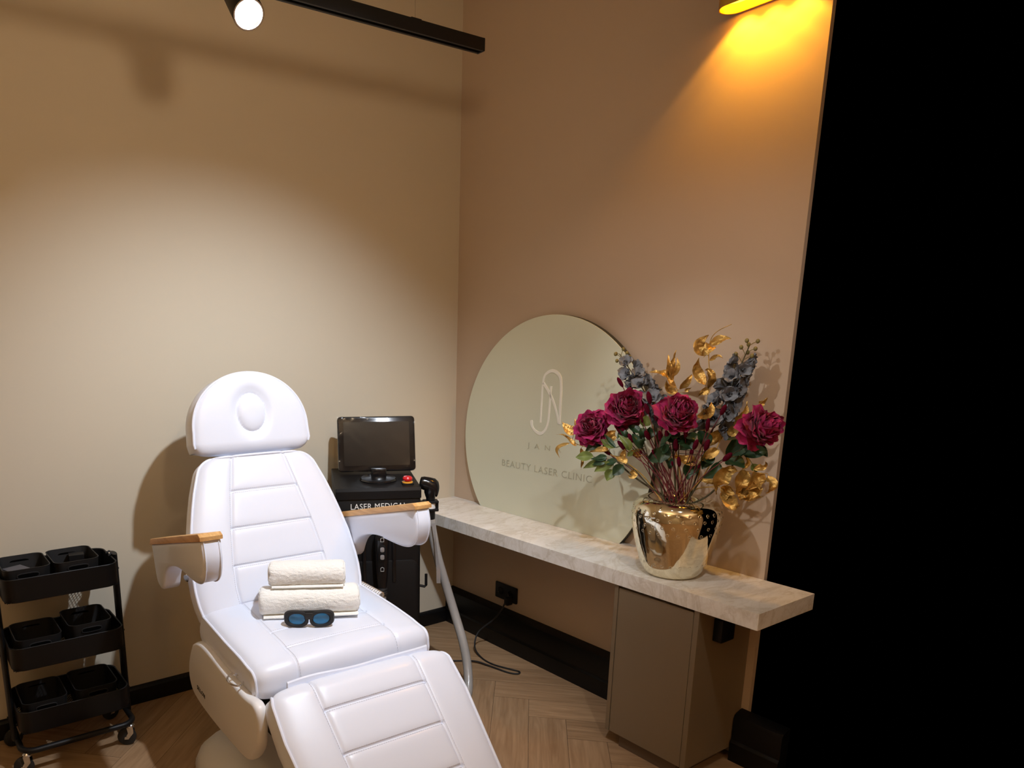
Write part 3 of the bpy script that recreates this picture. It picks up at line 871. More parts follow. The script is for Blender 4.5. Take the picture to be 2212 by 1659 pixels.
# ------------------------------------------------------------------ worktop, cabinet, sockets
CD = -.3436; CT = .72; CB = .6626
tag(MB().rbox((CD, -1.95, CB), (-.0005, -.0005, CT), .0015).build('marble_worktop', M['marble'], smooth=False), 'long white veined marble worktop along the right wall', 'worktop')
def cabinet():
    c = thing('base_cabinet', 'taupe base cabinet with plain door under the marble worktop', 'cabinet', (-.17, -1.562, 0))
    def b(lo, hi, name, m, bev=.001):
        o = V(-.17, -1.562, 0)
        return MB().rbox(Vector(lo)-o, Vector(hi)-o, .0012).build(name, m, c, smooth=False)
    b((-.337, -1.400, .052), (-.001, -1.383, CB-.0005), 'side_panel', M['laminate'])
    b((-.337, -1.742, .052), (-.001, -1.722, CB-.0005), 'side_panel', M['laminate'])
    b((-.31, -1.722, .052), (-.001, -1.400, .600), 'carcass', M['laminate_d'])
    b((-.335, -1.7195, .052), (-.315, -1.4025, .650), 'door', M['laminate'])
    b((-.323, -1.70, 0), (-.062, -1.443, .052), 'plinth', M['laminate_d'])
cabinet()
def sockets():
    s = thing('wall_socket', 'black double wall socket under the worktop above the black skirting', 'socket', (0, -.445, .286))
    MB().rbox((-.010, -.080, -.043), (-.0003, .080, .043), .006, axis=0).build('plate', M['blackp'], s)
    for y in (-.038, .038): MB().lathe([(.021, 0), (.019, -.004), (.017, -.001), (0, -.001)], 24, Matrix.Translation((-.0095, y, 0)) @ Matrix.Rotation(R(90), 4, 'Y')).build('outlet', M['gloss_black'], s)
    s = thing('wall_socket', 'black socket box on the side of the taupe cabinet', 'socket', (-.205, -1.742, .575))
    MB().rbox((-.040, -.034, -.043), (.040, -.0003, .043), .005, axis=1).build('plate', M['blackp'], s)
    MB().lathe([(.003, 0), (.003, .002), (0, .0022)], 12, Matrix.Translation((.0, -.0345, -.012)) @ Matrix.Rotation(R(90), 4, 'X')).build('screw', M['chrome'], s)
    c = thing('power_cord', 'thin black power cord running from the wall socket onto the floor', 'cord', (-.02, -.485, .255))
    MB().rbox((-.045, -.014, -.020), (-.0101, .014, .020), .006, Matrix.Translation((-0+.02, 0, .0)), axis=0).build('plug', M['blackp'], c)
    pts = [(-.05, -.485, .25), (-.075, -.485, .215), (-.10, -.455, .16), (-.15, -.40, .085), (-.20, -.43, .03), (-.225, -.50, .006), (-.235, -.60, .0045), (-.20, -.70, .0045), (-.185, -.74, .0045), (-.205, -.755, .0045), (-.235, -.72, .0045), (-.26, -.62, .006), (-.285, -.55, .010), (-.32, -.50, .0045), (-.42, -.44, .0045), (-.56, -.40, .0045)]
    MB().tube(bez(pts, 120), .0042, 8).build('cable', M['rubber'], c, world=True)
sockets()

# ------------------------------------------------------------------ round sign
def sign():
    cy, cz, Rd = -.708, 1.094, .583
    lean = R(0.6)
    s = thing('round_sign', 'large round sage green sign with logo leaning on the wall', 'sign', (-.034, cy, CT))
    zc = cz-CT; n = 120
    half = math.acos(zc/Rd)
    pts = []
    for k in range(n+1):
        a = -PI/2+half+(2*PI-2*half)*k/n
        pts.append((Rd*math.cos(a), zc+Rd*math.sin(a)))
    TH = .030
    def f(y, z, t): return V(-.004+t+.010*z/1.17, y, z+.0005)
    mb = MB(); N = len(pts)
    fr = [f(p[0], p[1], 0) for p in pts]
    cen = Vector((0, zc))
    fe = [f(*(Vector(p)+(Vector(p)-cen)*.0015), .0015) for p in pts]
    bk = [f(*(Vector(p)+(Vector(p)-cen)*.0015), TH-.006) for p in pts]
    for r in (fe, bk):
        for q in r: q.z = max(q.z, .0005)
    mb.add(fr, [tuple(range(N))], 0)
    mb.loft([fr, fe], False, False, mi=0)
    mb.loft([fe, bk], False, True, mi=1)
    mb.build('panel', [M['sign'], M['sign_edge']], s, angle=30)
    # logo strokes: (y from sign centre, height above worktop) with half widths
    def stroke(mb, pts, hw, n=40, d0=.0005, d1=-.0025):
        P = bez([(p[0], p[1], 0) for p in pts], n); m = len(P)
        A, B = [], []
        for i, p in enumerate(P):
            t = P[min(i+1, m-1)]-P[max(i-1, 0)]; t.normalize(); nn = V(-t.y, t.x, 0)
            h = interp(hw, i/(m-1)); A.append(p+nn*h); B.append(p-nn*h)
        rings = [[f(a.x, a.y, d0), f(a.x, a.y, d1), f(b.x, b.y, d1), f(b.x, b.y, d0)] for a, b in zip(A, B)]
        mb.loft(rings)
    global LOGO
    mb = MB()
    for pts_, hw in LOGO: stroke(mb, pts_, hw)
    mb.build('logo', M['letter'], s, angle=35)
    def txt(body, width, cap, y, z, sp, name):
        tmp = text_mb(body, 1., 0, Matrix.Identity(4), sp)
        xs = [q[0] for q in tmp.v]; ys = [q[1] for q in tmp.v]; sc = cap/(max(ys)-min(ys)); w = (max(xs)-min(xs))*sc
        b3 = basis((0, -1, 0), (.010/1.17, 0, 1), (-1, 0, 0), f(y, z, -.0008))
        text_mb(body, sc, .0013, b3, sp, width/w, thin=.016).build(name, M['letter2'], s, smooth=False)
    txt('J A N A', .215, .033, -.004+.018, .346, 1.3, 'lettering')
    txt('BEAUTY LASER CLINIC', .571, .033, -.0095+.018, .235, 1.1, 'lettering')
C_ = .018
LOGO = [
    ([(.027+C_, .471), (.026+C_, .56), (.025+C_, .640), (.012+C_, .690), (-.033+C_, .711), (-.076+C_, .690), (-.0885+C_, .640), (-.0895+C_, .56), (-.090+C_, .474)], [(0, .0045), (.28, .0045), (.5, .008), (.62, .008), (.72, .006), (1, .0065)]),
    ([(.022+C_, .655), (-.010+C_, .622), (-.045+C_, .575), (-.070+C_, .525), (-.084+C_, .476)], [(0, .007), (.5, .006), (1, .003)]),
    ([(-.028+C_, .642), (-.025+C_, .56), (-.021+C_, .48), (-.005+C_, .440), (.022+C_, .421), (.055+C_, .428), (.080+C_, .450), (.086+C_, .478)], [(0, .005), (.35, .005), (.6, .008), (.8, .005), (.97, .0085), (1, .005)]),
]
sign()

# ------------------------------------------------------------------ vase and flowers
VC = V(-.206, -1.530, CT)
def vase():
    v = thing('gold_vase', 'champagne gold mirrored vase with dimples holding artificial flowers', 'vase', tuple(VC))
    prof = [(0, .0), (.080, .0), (.090, .004), (.101, .016), (.113, .040), (.124, .075), (.135, .112), (.145, .155), (.152, .195), (.1545, .225), (.151, .250), (.141, .271), (.124, .285), (.103, .289), (.084, .283), (.071, .272), (.065, .262), (.062, .262), (.060, .25), (.08, .235), (.12, .225), (.135, .19), (.11, .06), (.0, .03)]
    sm = bez([(p[0], p[1], 0) for p in prof[1:17]], 110)
    pr = [(0, 0)]+[(q.x, q.y) for q in sm]+prof[17:]
    vb = MB().lathe([(max(p[0]*1.01, .0005), p[1]) for p in pr], 96).build('vessel', M['vase'], v, angle=60)
    mb = MB()
    acc = [0]
    body = [(q.x, q.y) for q in sm]
    row = 0
    for z in (.055, .080, .105, .130, .155, .180, .205, .230, .252):
        for i in range(len(body)-1):
            if body[i][1] <= z <= body[i+1][1]:
                r = body[i][0]*1.01; tx, tz = body[i+1][0]-body[i][0], body[i+1][1]-body[i][1]; break
        nn = V(tz, 0, -tx); nn.normalize()
        cnt = 26; row += 1
        for k in range(cnt):
            a = 2*PI*(k+.5*(row % 2))/cnt+.05*math.sin(k*7+row)
            ca, sa = math.cos(a), math.sin(a)
            N = V(nn.x*ca, nn.x*sa, nn.z); U = V(-sa, ca, 0); Wv = N.cross(U)
            m = basis(U, Wv, N, V(r*ca, r*sa, z)-N*.0006)
            mb.lathe([(.0068, -.0002), (.0060, .0010), (.0048, .0015), (.0034, .0007), (.0, -.0002)], 12, m, cap=False)
    mb.build('dimples', M['vase'], vb, angle=80)
vase()

def perp(d):
    d = d.normalized(); u = V(0, 0, 1)-d*d.z
    if u.length < .1: u = V(1, 0, 0)-d*d.x
    return u.normalized()
def leaf(mb, base, d, up, length, width, curl=.5, twist=0., fold=.25, wave=0., n=9, seed=0, tip=1.2, mi=0):
    base = Vector(base); d = Vector(d).normalized(); up = Vector(up); up = (up-d*up.dot(d)).normalized()
    p = base.copy(); rows = []
    seg = length/n
    for i in range(n+1):
        t = i/n
        w = width*(math.sin(PI*min(1, t**.75*.97+.02))**.9)*(1 if t < .98 else .25)
        side = d.cross(up).normalized()
        wv = wave*math.sin(t*11+seed)*width
        rows.append([p-side*w+up*(fold*w+wv), p-side*w*.5+up*(fold*w*.35+wv*.4), p.copy(), p+side*w*.5+up*(fold*w*.35-wv*.4), p+side*w+up*(fold*w-wv)])
        rot = Matrix.Rotation(-curl/n, 3, side) @ Matrix.Rotation(twist/n, 3, d)
        d = (rot @ d).normalized(); up = (rot @ up).normalized()
        p = p+d*seg
    m = 5; vs = [q for r in rows for q in r]
    fs = [(i*m+j, i*m+j+1, (i+1)*m+j+1, (i+1)*m+j) for i in range(n) for j in range(m-1)]
    mb.add(vs, fs, mi)
def stem_pts(a, b, bow=V(0, 0, 0), n=14):
    a = Vector(a); b = Vector(b); return [a.lerp(b, i/n)+bow*math.sin(PI*i/n) for i in range(n+1)]
MOUTH = VC+V(0, 0, .255)
def mouth(k):
    a = k*2.399; r = .045*math.sqrt(((k*37) % 20)/20.)
    return MOUTH+V(r*math.cos(a), r*math.sin(a), 0)

def petal(mb, o, ax, az, tilt, length, width, cup, rnd):
    # petal growing from o; ax = flower axis, az = azimuth, tilt = opening angle from the axis
    u = perp(ax); v = ax.cross(u)
    rd = u*math.cos(az)+v*math.sin(az); side = ax.cross(rd)
    nu, nv = 7, 9; vs = []
    ph = rnd.random()*6; amp = .08+.13*rnd.random(); tilt *= rnd.uniform(.85, 1.2)
    for i in range(nu+1):
        s = i/nu; a = tilt*(.35+.65*s) - cup*max(0, s-.40)*1.5
        # integrate a curved spine
        if i == 0: p = o.copy()
        else: p = p+(ax*math.cos(a)+rd*math.sin(a))*(length/nu)
        nrm = (rd*math.cos(a)-ax*math.sin(a))
        w = width*(.28+.90*math.sin(PI*min(1., s*.74+.04)))
        for j in range(nv+1):
            x = -1+2*j/nv
            ruff = amp*width*math.sin(ph+x*5+s*2)*s*s
            vs.append(p+side*(x*w*(1-.10*x*x*s))-nrm*(w*.26*x*x*(1+cup*.5)) + nrm*ruff + (ax*math.cos(a)+rd*math.sin(a))*(-.26*length*x*x*s*s+.045*length*math.sin(ph+x*6)*s*s))
    m = nv+1
    mb.add(vs, [(i*m+j, i*m+j+1, (i+1)*m+j+1, (i+1)*m+j) for i in range(nu) for j in range(nv)])

def peony(center, ax, rad, k, label, leaves, bow=V(0, 0, 0)):
    ax = Vector(ax).normalized(); c = Vector(center); b = mouth(k)
    t = thing('artificial_peony', label, 'flower', tuple(b), 0, 'crimson peonies in the gold vase')
    rnd = random.Random(k*13+1); mb = MB()
    o = c-ax*rad*.55
    layers = [(6, .16, .98, .26, .3), (9, .30, 1.04, .30, .5), (11, .5, 1.07, .34, .7), (12, .74, 1.08, .37, .8), (12, 1.0, 1.07, .40, .75), (11, 1.28, 1.04, .43, .55), (10, 1.6, 1.0, .44, .35), (8, 1.95, .9, .44, .15)]
    for li, (n, tl, ln, wd, cp) in enumerate(layers):
        for i in range(n):
            az = 2*PI*(i+.5*(li % 2)+.35*rnd.random())/n
            petal(mb, o+ax*rad*.05*(6-li), ax, az, tl*(.88+.24*rnd.random()), rad*ln*(.85+.3*rnd.random())*1.0, rad*wd*(.85+.3*rnd.random()), cp, rnd)
    mb.build('bloom', M['peony'], t, world=True, angle=180)
    sp = stem_pts(b, o-ax*.01, bow)
    MB().tube(sp, .0035, 7).build('stem', M['stem'], t, world=True)
    cal = MB()
    for i in range(5): petal(cal, o-ax*.004, ax, 2*PI*i/5, 1.3, rad*.6, rad*.17, .1, rnd)
    cal.build('sepals', M['green_d'], t, world=True, angle=180)
    for (fr, d, ln, w, mat) in leaves:
        p = Vector(sp[int(fr*(len(sp)-1))]); mb = MB()
        leaf(mb, p, d, V(0, 0, 1), ln, w, curl=rnd.uniform(.3, .9), twist=rnd.uniform(-.4, .4), fold=.3, wave=.06, seed=k)
        mb.build('leaf', M[mat], t, world=True, angle=180)
    return t

def delphinium(base_k, top, low, label, bow, nf=19):
    b = mouth(base_k); top = Vector(top); low = Vector(low)
    t = thing('artificial_delphinium', label, 'flower', tuple(b), 0, 'grey blue delphiniums in the gold vase')
    rnd = random.Random(base_k*5)
    sp = bez([b, b.lerp(low, .55)+bow, low, low.lerp(top, .5), top], 40)
    MB().tube(sp, lambda u: .0035*(1-.5*u), 7).build('stem', M['stem'], t, world=True)
    ax = (top-low).normalized(); u = perp(ax); v = ax.cross(u); L = (top-low).length
    mb = MB()
    for i in range(nf):
        s = (i+.3*rnd.random())/nf*.86; az = i*2.4+rnd.uniform(-.3, .3)
        p = low+ax*(L*s); rd = u*math.cos(az)+v*math.sin(az)
        sc = lerp(1.55, .95, s)
        fa = (rd+ax*.25).normalized(); o = p+rd*.014*sc
        for j in range(5):
            petal(mb, o, fa, 2*PI*j/5+rnd.random()*.4, 1.15+rnd.uniform(-.2, .35), 0.033*sc, .0180*sc, .25, rnd)
        for j in range(3):
            petal(mb, o, fa, 2*PI*j/3+rnd.random()*.4, .45, .018*sc, .010*sc, .4, rnd)
    mb.build('blossoms', M['blue_fl'], t, world=True, angle=180)
    for i in range(8):
        s = .80+.028*i; az = i*2.2; p = low+ax*(L*s); rd = u*math.cos(az)+v*math.sin(az)
        e = p+rd*(.030-.0016*i)+ax*.020
        mb = MB(); mb.tube([p, p.lerp(e, .5)+ax*.002, e], .0012, 5); mb.ball(e, (.0068, .0068, .0078), 10, 7)
        mb.build('bud', M['olive'], t, world=True)

def bunny(k, head, label, tilt=V(0, 0, 1), r=.0068, L=.034):
    b = mouth(k); h = Vector(head)
    t = thing('dried_bunny_tail', label, 'flower', tuple(b), 0, 'crimson bunny tail grasses in the gold vase')
    d = (h-b).normalized()
    sp = bez([b, b.lerp(h, .5)+V(0, 0, .02), h], 20)
    MB().tube(sp, .0016, 5).build('stem', M['stem_r'], t, world=True)
    ax = (d+Vector(tilt)*.4).normalized(); mb = MB()
    z = ax; x = perp(z); y = z.cross(x); m = Matrix((x, y, z)).transposed()
    mb.ball(h+ax*L*.4, (r, r, L*.55), 14, 10, m)
    mb.build('seed_head', M['bunny'], t, world=True)
GOLD_LEFT = ([(-0.25, -1.396, 1.082), (-0.27, -1.257, 1.142), (-0.27, -1.109, 1.158), (-0.27, -1.058, 1.175)], [
    ((-0.28, -1.097, 1.203), (-0.3, -1.04, 1.247), 0.0144, (-0.004, -0.004), 'g'),
    ((-0.28, -1.101, 1.154), (-0.28, -1.037, 1.195), 0.0061, (0.0, 0.0), 'g'),
    ((-0.28, -1.056, 1.18), (-0.28, -0.989, 1.188), 0.0031, (0.0, 0.01), 'g'),
    ((-0.28, -1.068, 1.162), (-0.28, -1.018, 1.095), 0.0054, (-0.027, 0.008), 'g'),
    ((-0.28, -1.128, 1.15), (-0.31, -1.159, 1.069), 0.0083, (0.004, 0.0), 'g'),
    ((-0.28, -1.264, 1.158), (-0.28, -1.159, 1.134), 0.008, (0.0, 0.011), 'g'),
    ((-0.28, -1.275, 1.189), (-0.26, -1.278, 1.233), 0.0152, (-0.007, 0.004), 'g'),
    ((-0.28, -1.355, 1.134), (-0.28, -1.293, 1.14), 0.0107, (0.0, -0.007), 'g'),
    ((-0.28, -1.39, 1.103), (-0.28, -1.358, 1.075), 0.0106, (0.0, -0.011), 'g'),
    ((-0.28, -1.329, 1.13), (-0.28, -1.343, 1.175), 0.0079, (0.0, 0.0), 'g'),
    ((-0.28, -1.096, 1.226), (-0.28, -1.088, 1.267), 0.0034, (-0.002, 0.0), 'g'),
])
GOLD_MID = ([(-0.19, -1.484, 1.219), (-0.16, -1.46, 1.365), (-0.16, -1.449, 1.406), (-0.16, -1.421, 1.45)], [
    ((-0.16, -1.433, 1.421), (-0.16, -1.439, 1.534), 0.0101, (-0.012, 0.0), 'g'),
    ((-0.16, -1.428, 1.429), (-0.18, -1.422, 1.516), 0.0092, (-0.01, 0.0), 'g'),
    ((-0.16, -1.433, 1.43), (-0.18, -1.347, 1.452), 0.0109, (0.0, 0.01), 'g'),
    ((-0.16, -1.45, 1.404), (-0.18, -1.421, 1.446), 0.0092, (-0.008, -0.008), 'g'),
    ((-0.16, -1.469, 1.394), (-0.16, -1.512, 1.451), 0.0091, (-0.004, 0.004), 'g'),
    ((-0.16, -1.457, 1.377), (-0.19, -1.43, 1.426), 0.01, (-0.008, -0.004), 'g'),
    ((-0.16, -1.432, 1.438), (-0.16, -1.444, 1.508), 0.0067, (0.005, 0.0), 'g'),
    ((-0.16, -1.489, 1.387), (-0.16, -1.515, 1.403), 0.005, (0.0, 0.0), 'g'),
])
GOLD_TALL = ([(-0.19, -1.59, 1.066), (-0.14, -1.567, 1.379), (-0.14, -1.568, 1.439), (-0.14, -1.556, 1.525), (-0.14, -1.56, 1.572), (-0.14, -1.583, 1.599), (-0.14, -1.631, 1.621)], [
    ((-0.14, -1.553, 1.517), (-0.15, -1.556, 1.586), 0.0193, (-0.024, 0.0), 'g'),
    ((-0.14, -1.558, 1.553), (-0.14, -1.635, 1.573), 0.0112, (0.0, 0.008), 'g'),
    ((-0.14, -1.563, 1.549), (-0.17, -1.556, 1.508), 0.0136, (-0.004, 0.01), 'g'),
    ((-0.14, -1.555, 1.414), (-0.16, -1.534, 1.508), 0.0138, (-0.009, 0.0), 'g'),
    ((-0.14, -1.561, 1.498), (-0.14, -1.612, 1.507), 0.0056, (0.0, 0.011), 'g'),
    ((-0.14, -1.565, 1.403), (-0.17, -1.578, 1.468), 0.0121, (0.002, 0.0), 'g'),
    ((-0.14, -1.577, 1.439), (-0.17, -1.567, 1.467), 0.0072, (0.002, 0.01), 'g'),
    ((-0.16, -1.587, 1.397), (-0.18, -1.554, 1.372), 0.0088, (-0.004, 0.008), 'g'),
    ((-0.14, -1.57, 1.439), (-0.14, -1.576, 1.467), 0.0089, (0.0, 0.0), 'g'),
    ((-0.2, -1.574, 1.31), (-0.2, -1.623, 1.361), 0.0137, (0.004, -0.006), 'g'),
])
GOLD_RIGHT = ([(-0.2, -1.618, 1.1), (-0.17, -1.641, 1.202), (-0.14, -1.649, 1.269), (-0.12, -1.695, 1.312), (-0.09, -1.757, 1.38)], [
    ((-0.13, -1.658, 1.285), (-0.12, -1.704, 1.365), 0.0104, (0.007, -0.007), 'g'),
    ((-0.14, -1.655, 1.258), (-0.14, -1.726, 1.292), 0.0136, (0.0, -0.007), 'g'),
    ((-0.15, -1.652, 1.264), (-0.2, -1.595, 1.199), 0.0143, (0.0, -0.006), 'g'),
    ((-0.12, -1.711, 1.317), (-0.12, -1.765, 1.342), 0.0094, (0.0, -0.004), 'g'),
    ((-0.1, -1.736, 1.354), (-0.09, -1.759, 1.379), 0.0078, (0.0, -0.005), 'g'),
    ((-0.15, -1.634, 1.264), (-0.15, -1.649, 1.29), 0.008, (0.0, 0.0), 'g'),
    ((-0.2, -1.671, 1.2), (-0.23, -1.614, 1.144), 0.0118, (-0.008, 0.01), 'g'),
    ((-0.21, -1.595, 1.155), (-0.23, -1.496, 1.169), 0.0137, (0.0, -0.007), 'g'),
])
GOLD_CURLED = ([(-0.2, -1.592, 1.047), (-0.22, -1.678, 1.075), (-0.22, -1.719, 1.084), (-0.22, -1.746, 1.138), (-0.22, -1.858, 1.147)], [
    ((-0.22, -1.73, 1.135), (-0.25, -1.705, 1.056), 0.0193, (-0.027, 0.012), 'g'),
    ((-0.22, -1.754, 1.139), (-0.24, -1.708, 1.148), 0.0115, (0.0, -0.004), 'g'),
    ((-0.22, -1.79, 1.144), (-0.26, -1.782, 1.07), 0.0197, (-0.017, 0.006), 'g'),
    ((-0.22, -1.705, 1.06), (-0.24, -1.787, 1.029), 0.0157, (-0.008, -0.01), 'g'),
    ((-0.22, -1.736, 1.085), (-0.25, -1.743, 1.042), 0.0171, (-0.004, 0.0), 'g'),
    ((-0.22, -1.826, 1.142), (-0.26, -1.809, 1.086), 0.0172, (0.004, 0.007), 'g'),
    ((-0.22, -1.77, 1.071), (-0.24, -1.864, 1.074), 0.0146, (0.0, -0.013), 'g'),
    ((-0.22, -1.822, 1.111), (-0.26, -1.827, 1.059), 0.0158, (0.004, 0.0), 'g'),
    ((-0.22, -1.848, 1.145), (-0.25, -1.856, 1.097), 0.0149, (-0.007, 0.0), 'g'),
    ((-0.22, -1.859, 1.139), (-0.24, -1.87, 1.087), 0.0126, (0.006, 0.0), 'g'),
    ((-0.22, -1.809, 1.155), (-0.22, -1.845, 1.186), 0.0083, (0.019, -0.004), 'g'),
    ((-0.22, -1.77, 1.149), (-0.22, -1.768, 1.199), 0.0053, (0.015, 0.0), 'g'),
    ((-0.21, -1.671, 1.081), (-0.2, -1.605, 1.082), 0.0071, (0.0, 0.006), 'g'),
    ((-0.21, -1.691, 1.089), (-0.21, -1.637, 1.072), 0.0055, (0.0, 0.005), 'g'),
    ((-0.21, -1.777, 1.098), (-0.25, -1.791, 1.051), 0.0138, (-0.008, 0.0), 'g'),
])
GREEN_LEFT = ([(-0.26, -1.44, 1.047), (-0.29, -1.391, 1.104), (-0.31, -1.328, 1.126), (-0.31, -1.218, 1.128)], [
    ((-0.31, -1.218, 1.131), (-0.33, -1.147, 1.118), 0.0154, (0.0, 0.002), 'l'),
    ((-0.31, -1.282, 1.138), (-0.31, -1.205, 1.118), 0.0108, (0.0, 0.002), 'd'),
    ((-0.31, -1.274, 1.118), (-0.33, -1.188, 1.08), 0.0116, (0.0, 0.005), 'l'),
    ((-0.31, -1.315, 1.111), (-0.33, -1.244, 1.075), 0.0143, (0.0, 0.005), 'l'),
    ((-0.31, -1.332, 1.126), (-0.31, -1.271, 1.108), 0.01, (0.0, 0.004), 'd'),
    ((-0.31, -1.359, 1.117), (-0.33, -1.331, 1.074), 0.0163, (0.0, 0.0), 'd'),
    ((-0.31, -1.313, 1.091), (-0.34, -1.316, 1.051), 0.0158, (-0.003, 0.0), 'l'),
    ((-0.31, -1.279, 1.123), (-0.31, -1.202, 1.096), 0.0094, (0.0, 0.004), 'd'),
])
GREEN_RIGHT = ([(-0.2, -1.607, 1.078), (-0.21, -1.672, 1.154), (-0.21, -1.711, 1.183), (-0.21, -1.771, 1.229), (-0.21, -1.795, 1.254)], [
    ((-0.21, -1.709, 1.179), (-0.2, -1.735, 1.268), 0.0163, (-0.005, 0.0), 'd'),
    ((-0.21, -1.718, 1.191), (-0.2, -1.784, 1.237), 0.0139, (0.0, 0.004), 'd'),
    ((-0.21, -1.758, 1.2), (-0.2, -1.838, 1.217), 0.0168, (0.0, 0.005), 'd'),
    ((-0.21, -1.711, 1.175), (-0.23, -1.783, 1.156), 0.0233, (0.0, 0.0), 'd'),
    ((-0.21, -1.75, 1.196), (-0.23, -1.818, 1.195), 0.013, (0.0, 0.006), 'd'),
    ((-0.18, -1.76, 1.302), (-0.2, -1.749, 1.312), 0.0076, (0.0, 0.005), 'd'),
    ((-0.21, -1.68, 1.159), (-0.24, -1.645, 1.101), 0.0157, (0.0, 0.0), 'd'),
    ((-0.2, -1.81, 1.145), (-0.2, -1.791, 1.169), 0.0136, (0.0, 0.0), 'l'),
    ((-0.18, -1.783, 1.243), (-0.18, -1.767, 1.276), 0.0099, (0.0, 0.0), 'l'),
    ((-0.2, -1.788, 1.298), (-0.21, -1.753, 1.311), 0.0083, (0.0, 0.003), 'd'),
    ((-0.2, -1.773, 1.224), (-0.2, -1.84, 1.199), 0.0175, (0.0, 0.004), 'd'),
])
GREEN_CENTRE = ([(-0.22, -1.535, 1.06), (-0.25, -1.544, 1.23), (-0.25, -1.546, 1.255)], [
    ((-0.3, -1.535, 1.209), (-0.32, -1.523, 1.144), 0.0201, (0.0, 0.0), 'd'),
    ((-0.3, -1.509, 1.189), (-0.31, -1.551, 1.212), 0.0154, (0.0, 0.0), 'd'),
    ((-0.25, -1.538, 1.238), (-0.26, -1.604, 1.198), 0.021, (0.004, 0.0), 'd'),
    ((-0.23, -1.597, 1.154), (-0.25, -1.59, 1.089), 0.0221, (0.0, 0.0), 'd'),
    ((-0.25, -1.574, 1.249), (-0.26, -1.613, 1.234), 0.016, (0.0, 0.0), 'd'),
    ((-0.2, -1.588, 1.259), (-0.21, -1.623, 1.204), 0.0193, (0.0, 0.0), 'd'),
    ((-0.21, -1.65, 1.191), (-0.23, -1.631, 1.13), 0.0182, (0.0, 0.0), 'd'),
    ((-0.27, -1.545, 1.224), (-0.28, -1.503, 1.244), 0.0145, (0.0, 0.0), 'd'),
    ((-0.27, -1.548, 1.232), (-0.27, -1.528, 1.254), 0.0137, (0.0, 0.0), 'd'),
    ((-0.26, -1.501, 1.168), (-0.28, -1.539, 1.122), 0.014, (0.0, 0.0), 'd'),
    ((-0.22, -1.636, 1.178), (-0.22, -1.661, 1.149), 0.0175, (0.0, 0.0), 'd'),
    ((-0.25, -1.571, 1.229), (-0.27, -1.566, 1.194), 0.016, (0.0, 0.0), 'd'),
])
GREEN_BEHIND = ([(-0.23, -1.429, 1.067), (-0.25, -1.414, 1.167), (-0.26, -1.39, 1.232)], [
    ((-0.26, -1.403, 1.184), (-0.27, -1.36, 1.23), 0.0175, (-0.004, 0.0), 'd'),
    ((-0.25, -1.401, 1.218), (-0.26, -1.388, 1.253), 0.0182, (0.0, 0.0), 'd'),
    ((-0.25, -1.429, 1.218), (-0.25, -1.418, 1.259), 0.0174, (0.0, 0.0), 'd'),
    ((-0.28, -1.361, 1.167), (-0.29, -1.312, 1.223), 0.012, (0.007, 0.0), 'l'),
    ((-0.28, -1.291, 1.169), (-0.3, -1.237, 1.197), 0.0123, (0.0, 0.0), 'l'),
    ((-0.27, -1.34, 1.213), (-0.28, -1.306, 1.246), 0.0092, (0.0, 0.0), 'd'),
    ((-0.28, -1.235, 1.177), (-0.31, -1.175, 1.143), 0.0132, (0.0, 0.007), 'd'),
    ((-0.28, -1.299, 1.17), (-0.3, -1.253, 1.221), 0.0072, (0.0, 0.0), 'd'),
    ((-0.26, -1.364, 1.144), (-0.25, -1.388, 1.174), 0.0164, (0.0, 0.0), 'g'),
    ((-0.26, -1.4, 1.261), (-0.26, -1.409, 1.303), 0.016, (0.0, 0.0), 'l'),
    ((-0.25, -1.382, 1.234), (-0.26, -1.329, 1.254), 0.012, (0.0, 0.004), 'd'),
    ((-0.25, -1.432, 1.141), (-0.25, -1.453, 1.186), 0.0154, (0.0, 0.0), 'd'),
    ((-0.25, -1.429, 1.137), (-0.25, -1.489, 1.183), 0.014, (0.0, 0.0), 'd'),
    ((-0.28, -1.378, 1.165), (-0.28, -1.354, 1.144), 0.0077, (0.0, 0.0), 'l'),
])
BUNNIES = [(-0.27, -1.4, 1.279), (-0.27, -1.423, 1.312), (-0.27, -1.427, 1.35), (-0.27, -1.328, 1.214), (-0.27, -1.364, 1.201), (-0.27, -1.332, 1.227), (-0.27, -1.261, 1.14), (-0.27, -1.332, 1.167), (-0.27, -1.435, 1.219), (-0.27, -1.486, 1.218), (-0.27, -1.518, 1.222), (-0.27, -1.549, 1.192), (-0.27, -1.568, 1.139), (-0.27, -1.619, 1.206), (-0.27, -1.662, 1.208), (-0.27, -1.661, 1.274), (-0.27, -1.707, 1.332), (-0.27, -1.733, 1.18), (-0.27, -1.582, 1.241), (-0.27, -1.307, 1.228), (-0.27, -1.461, 1.29), (-0.27, -1.3, 1.402)]
A_ = V(.83, -.56, 0); T_ = V(-.56, -.83, 0); Z_ = V(0, 0, 1)      # along the bunch, out of the bunch, up
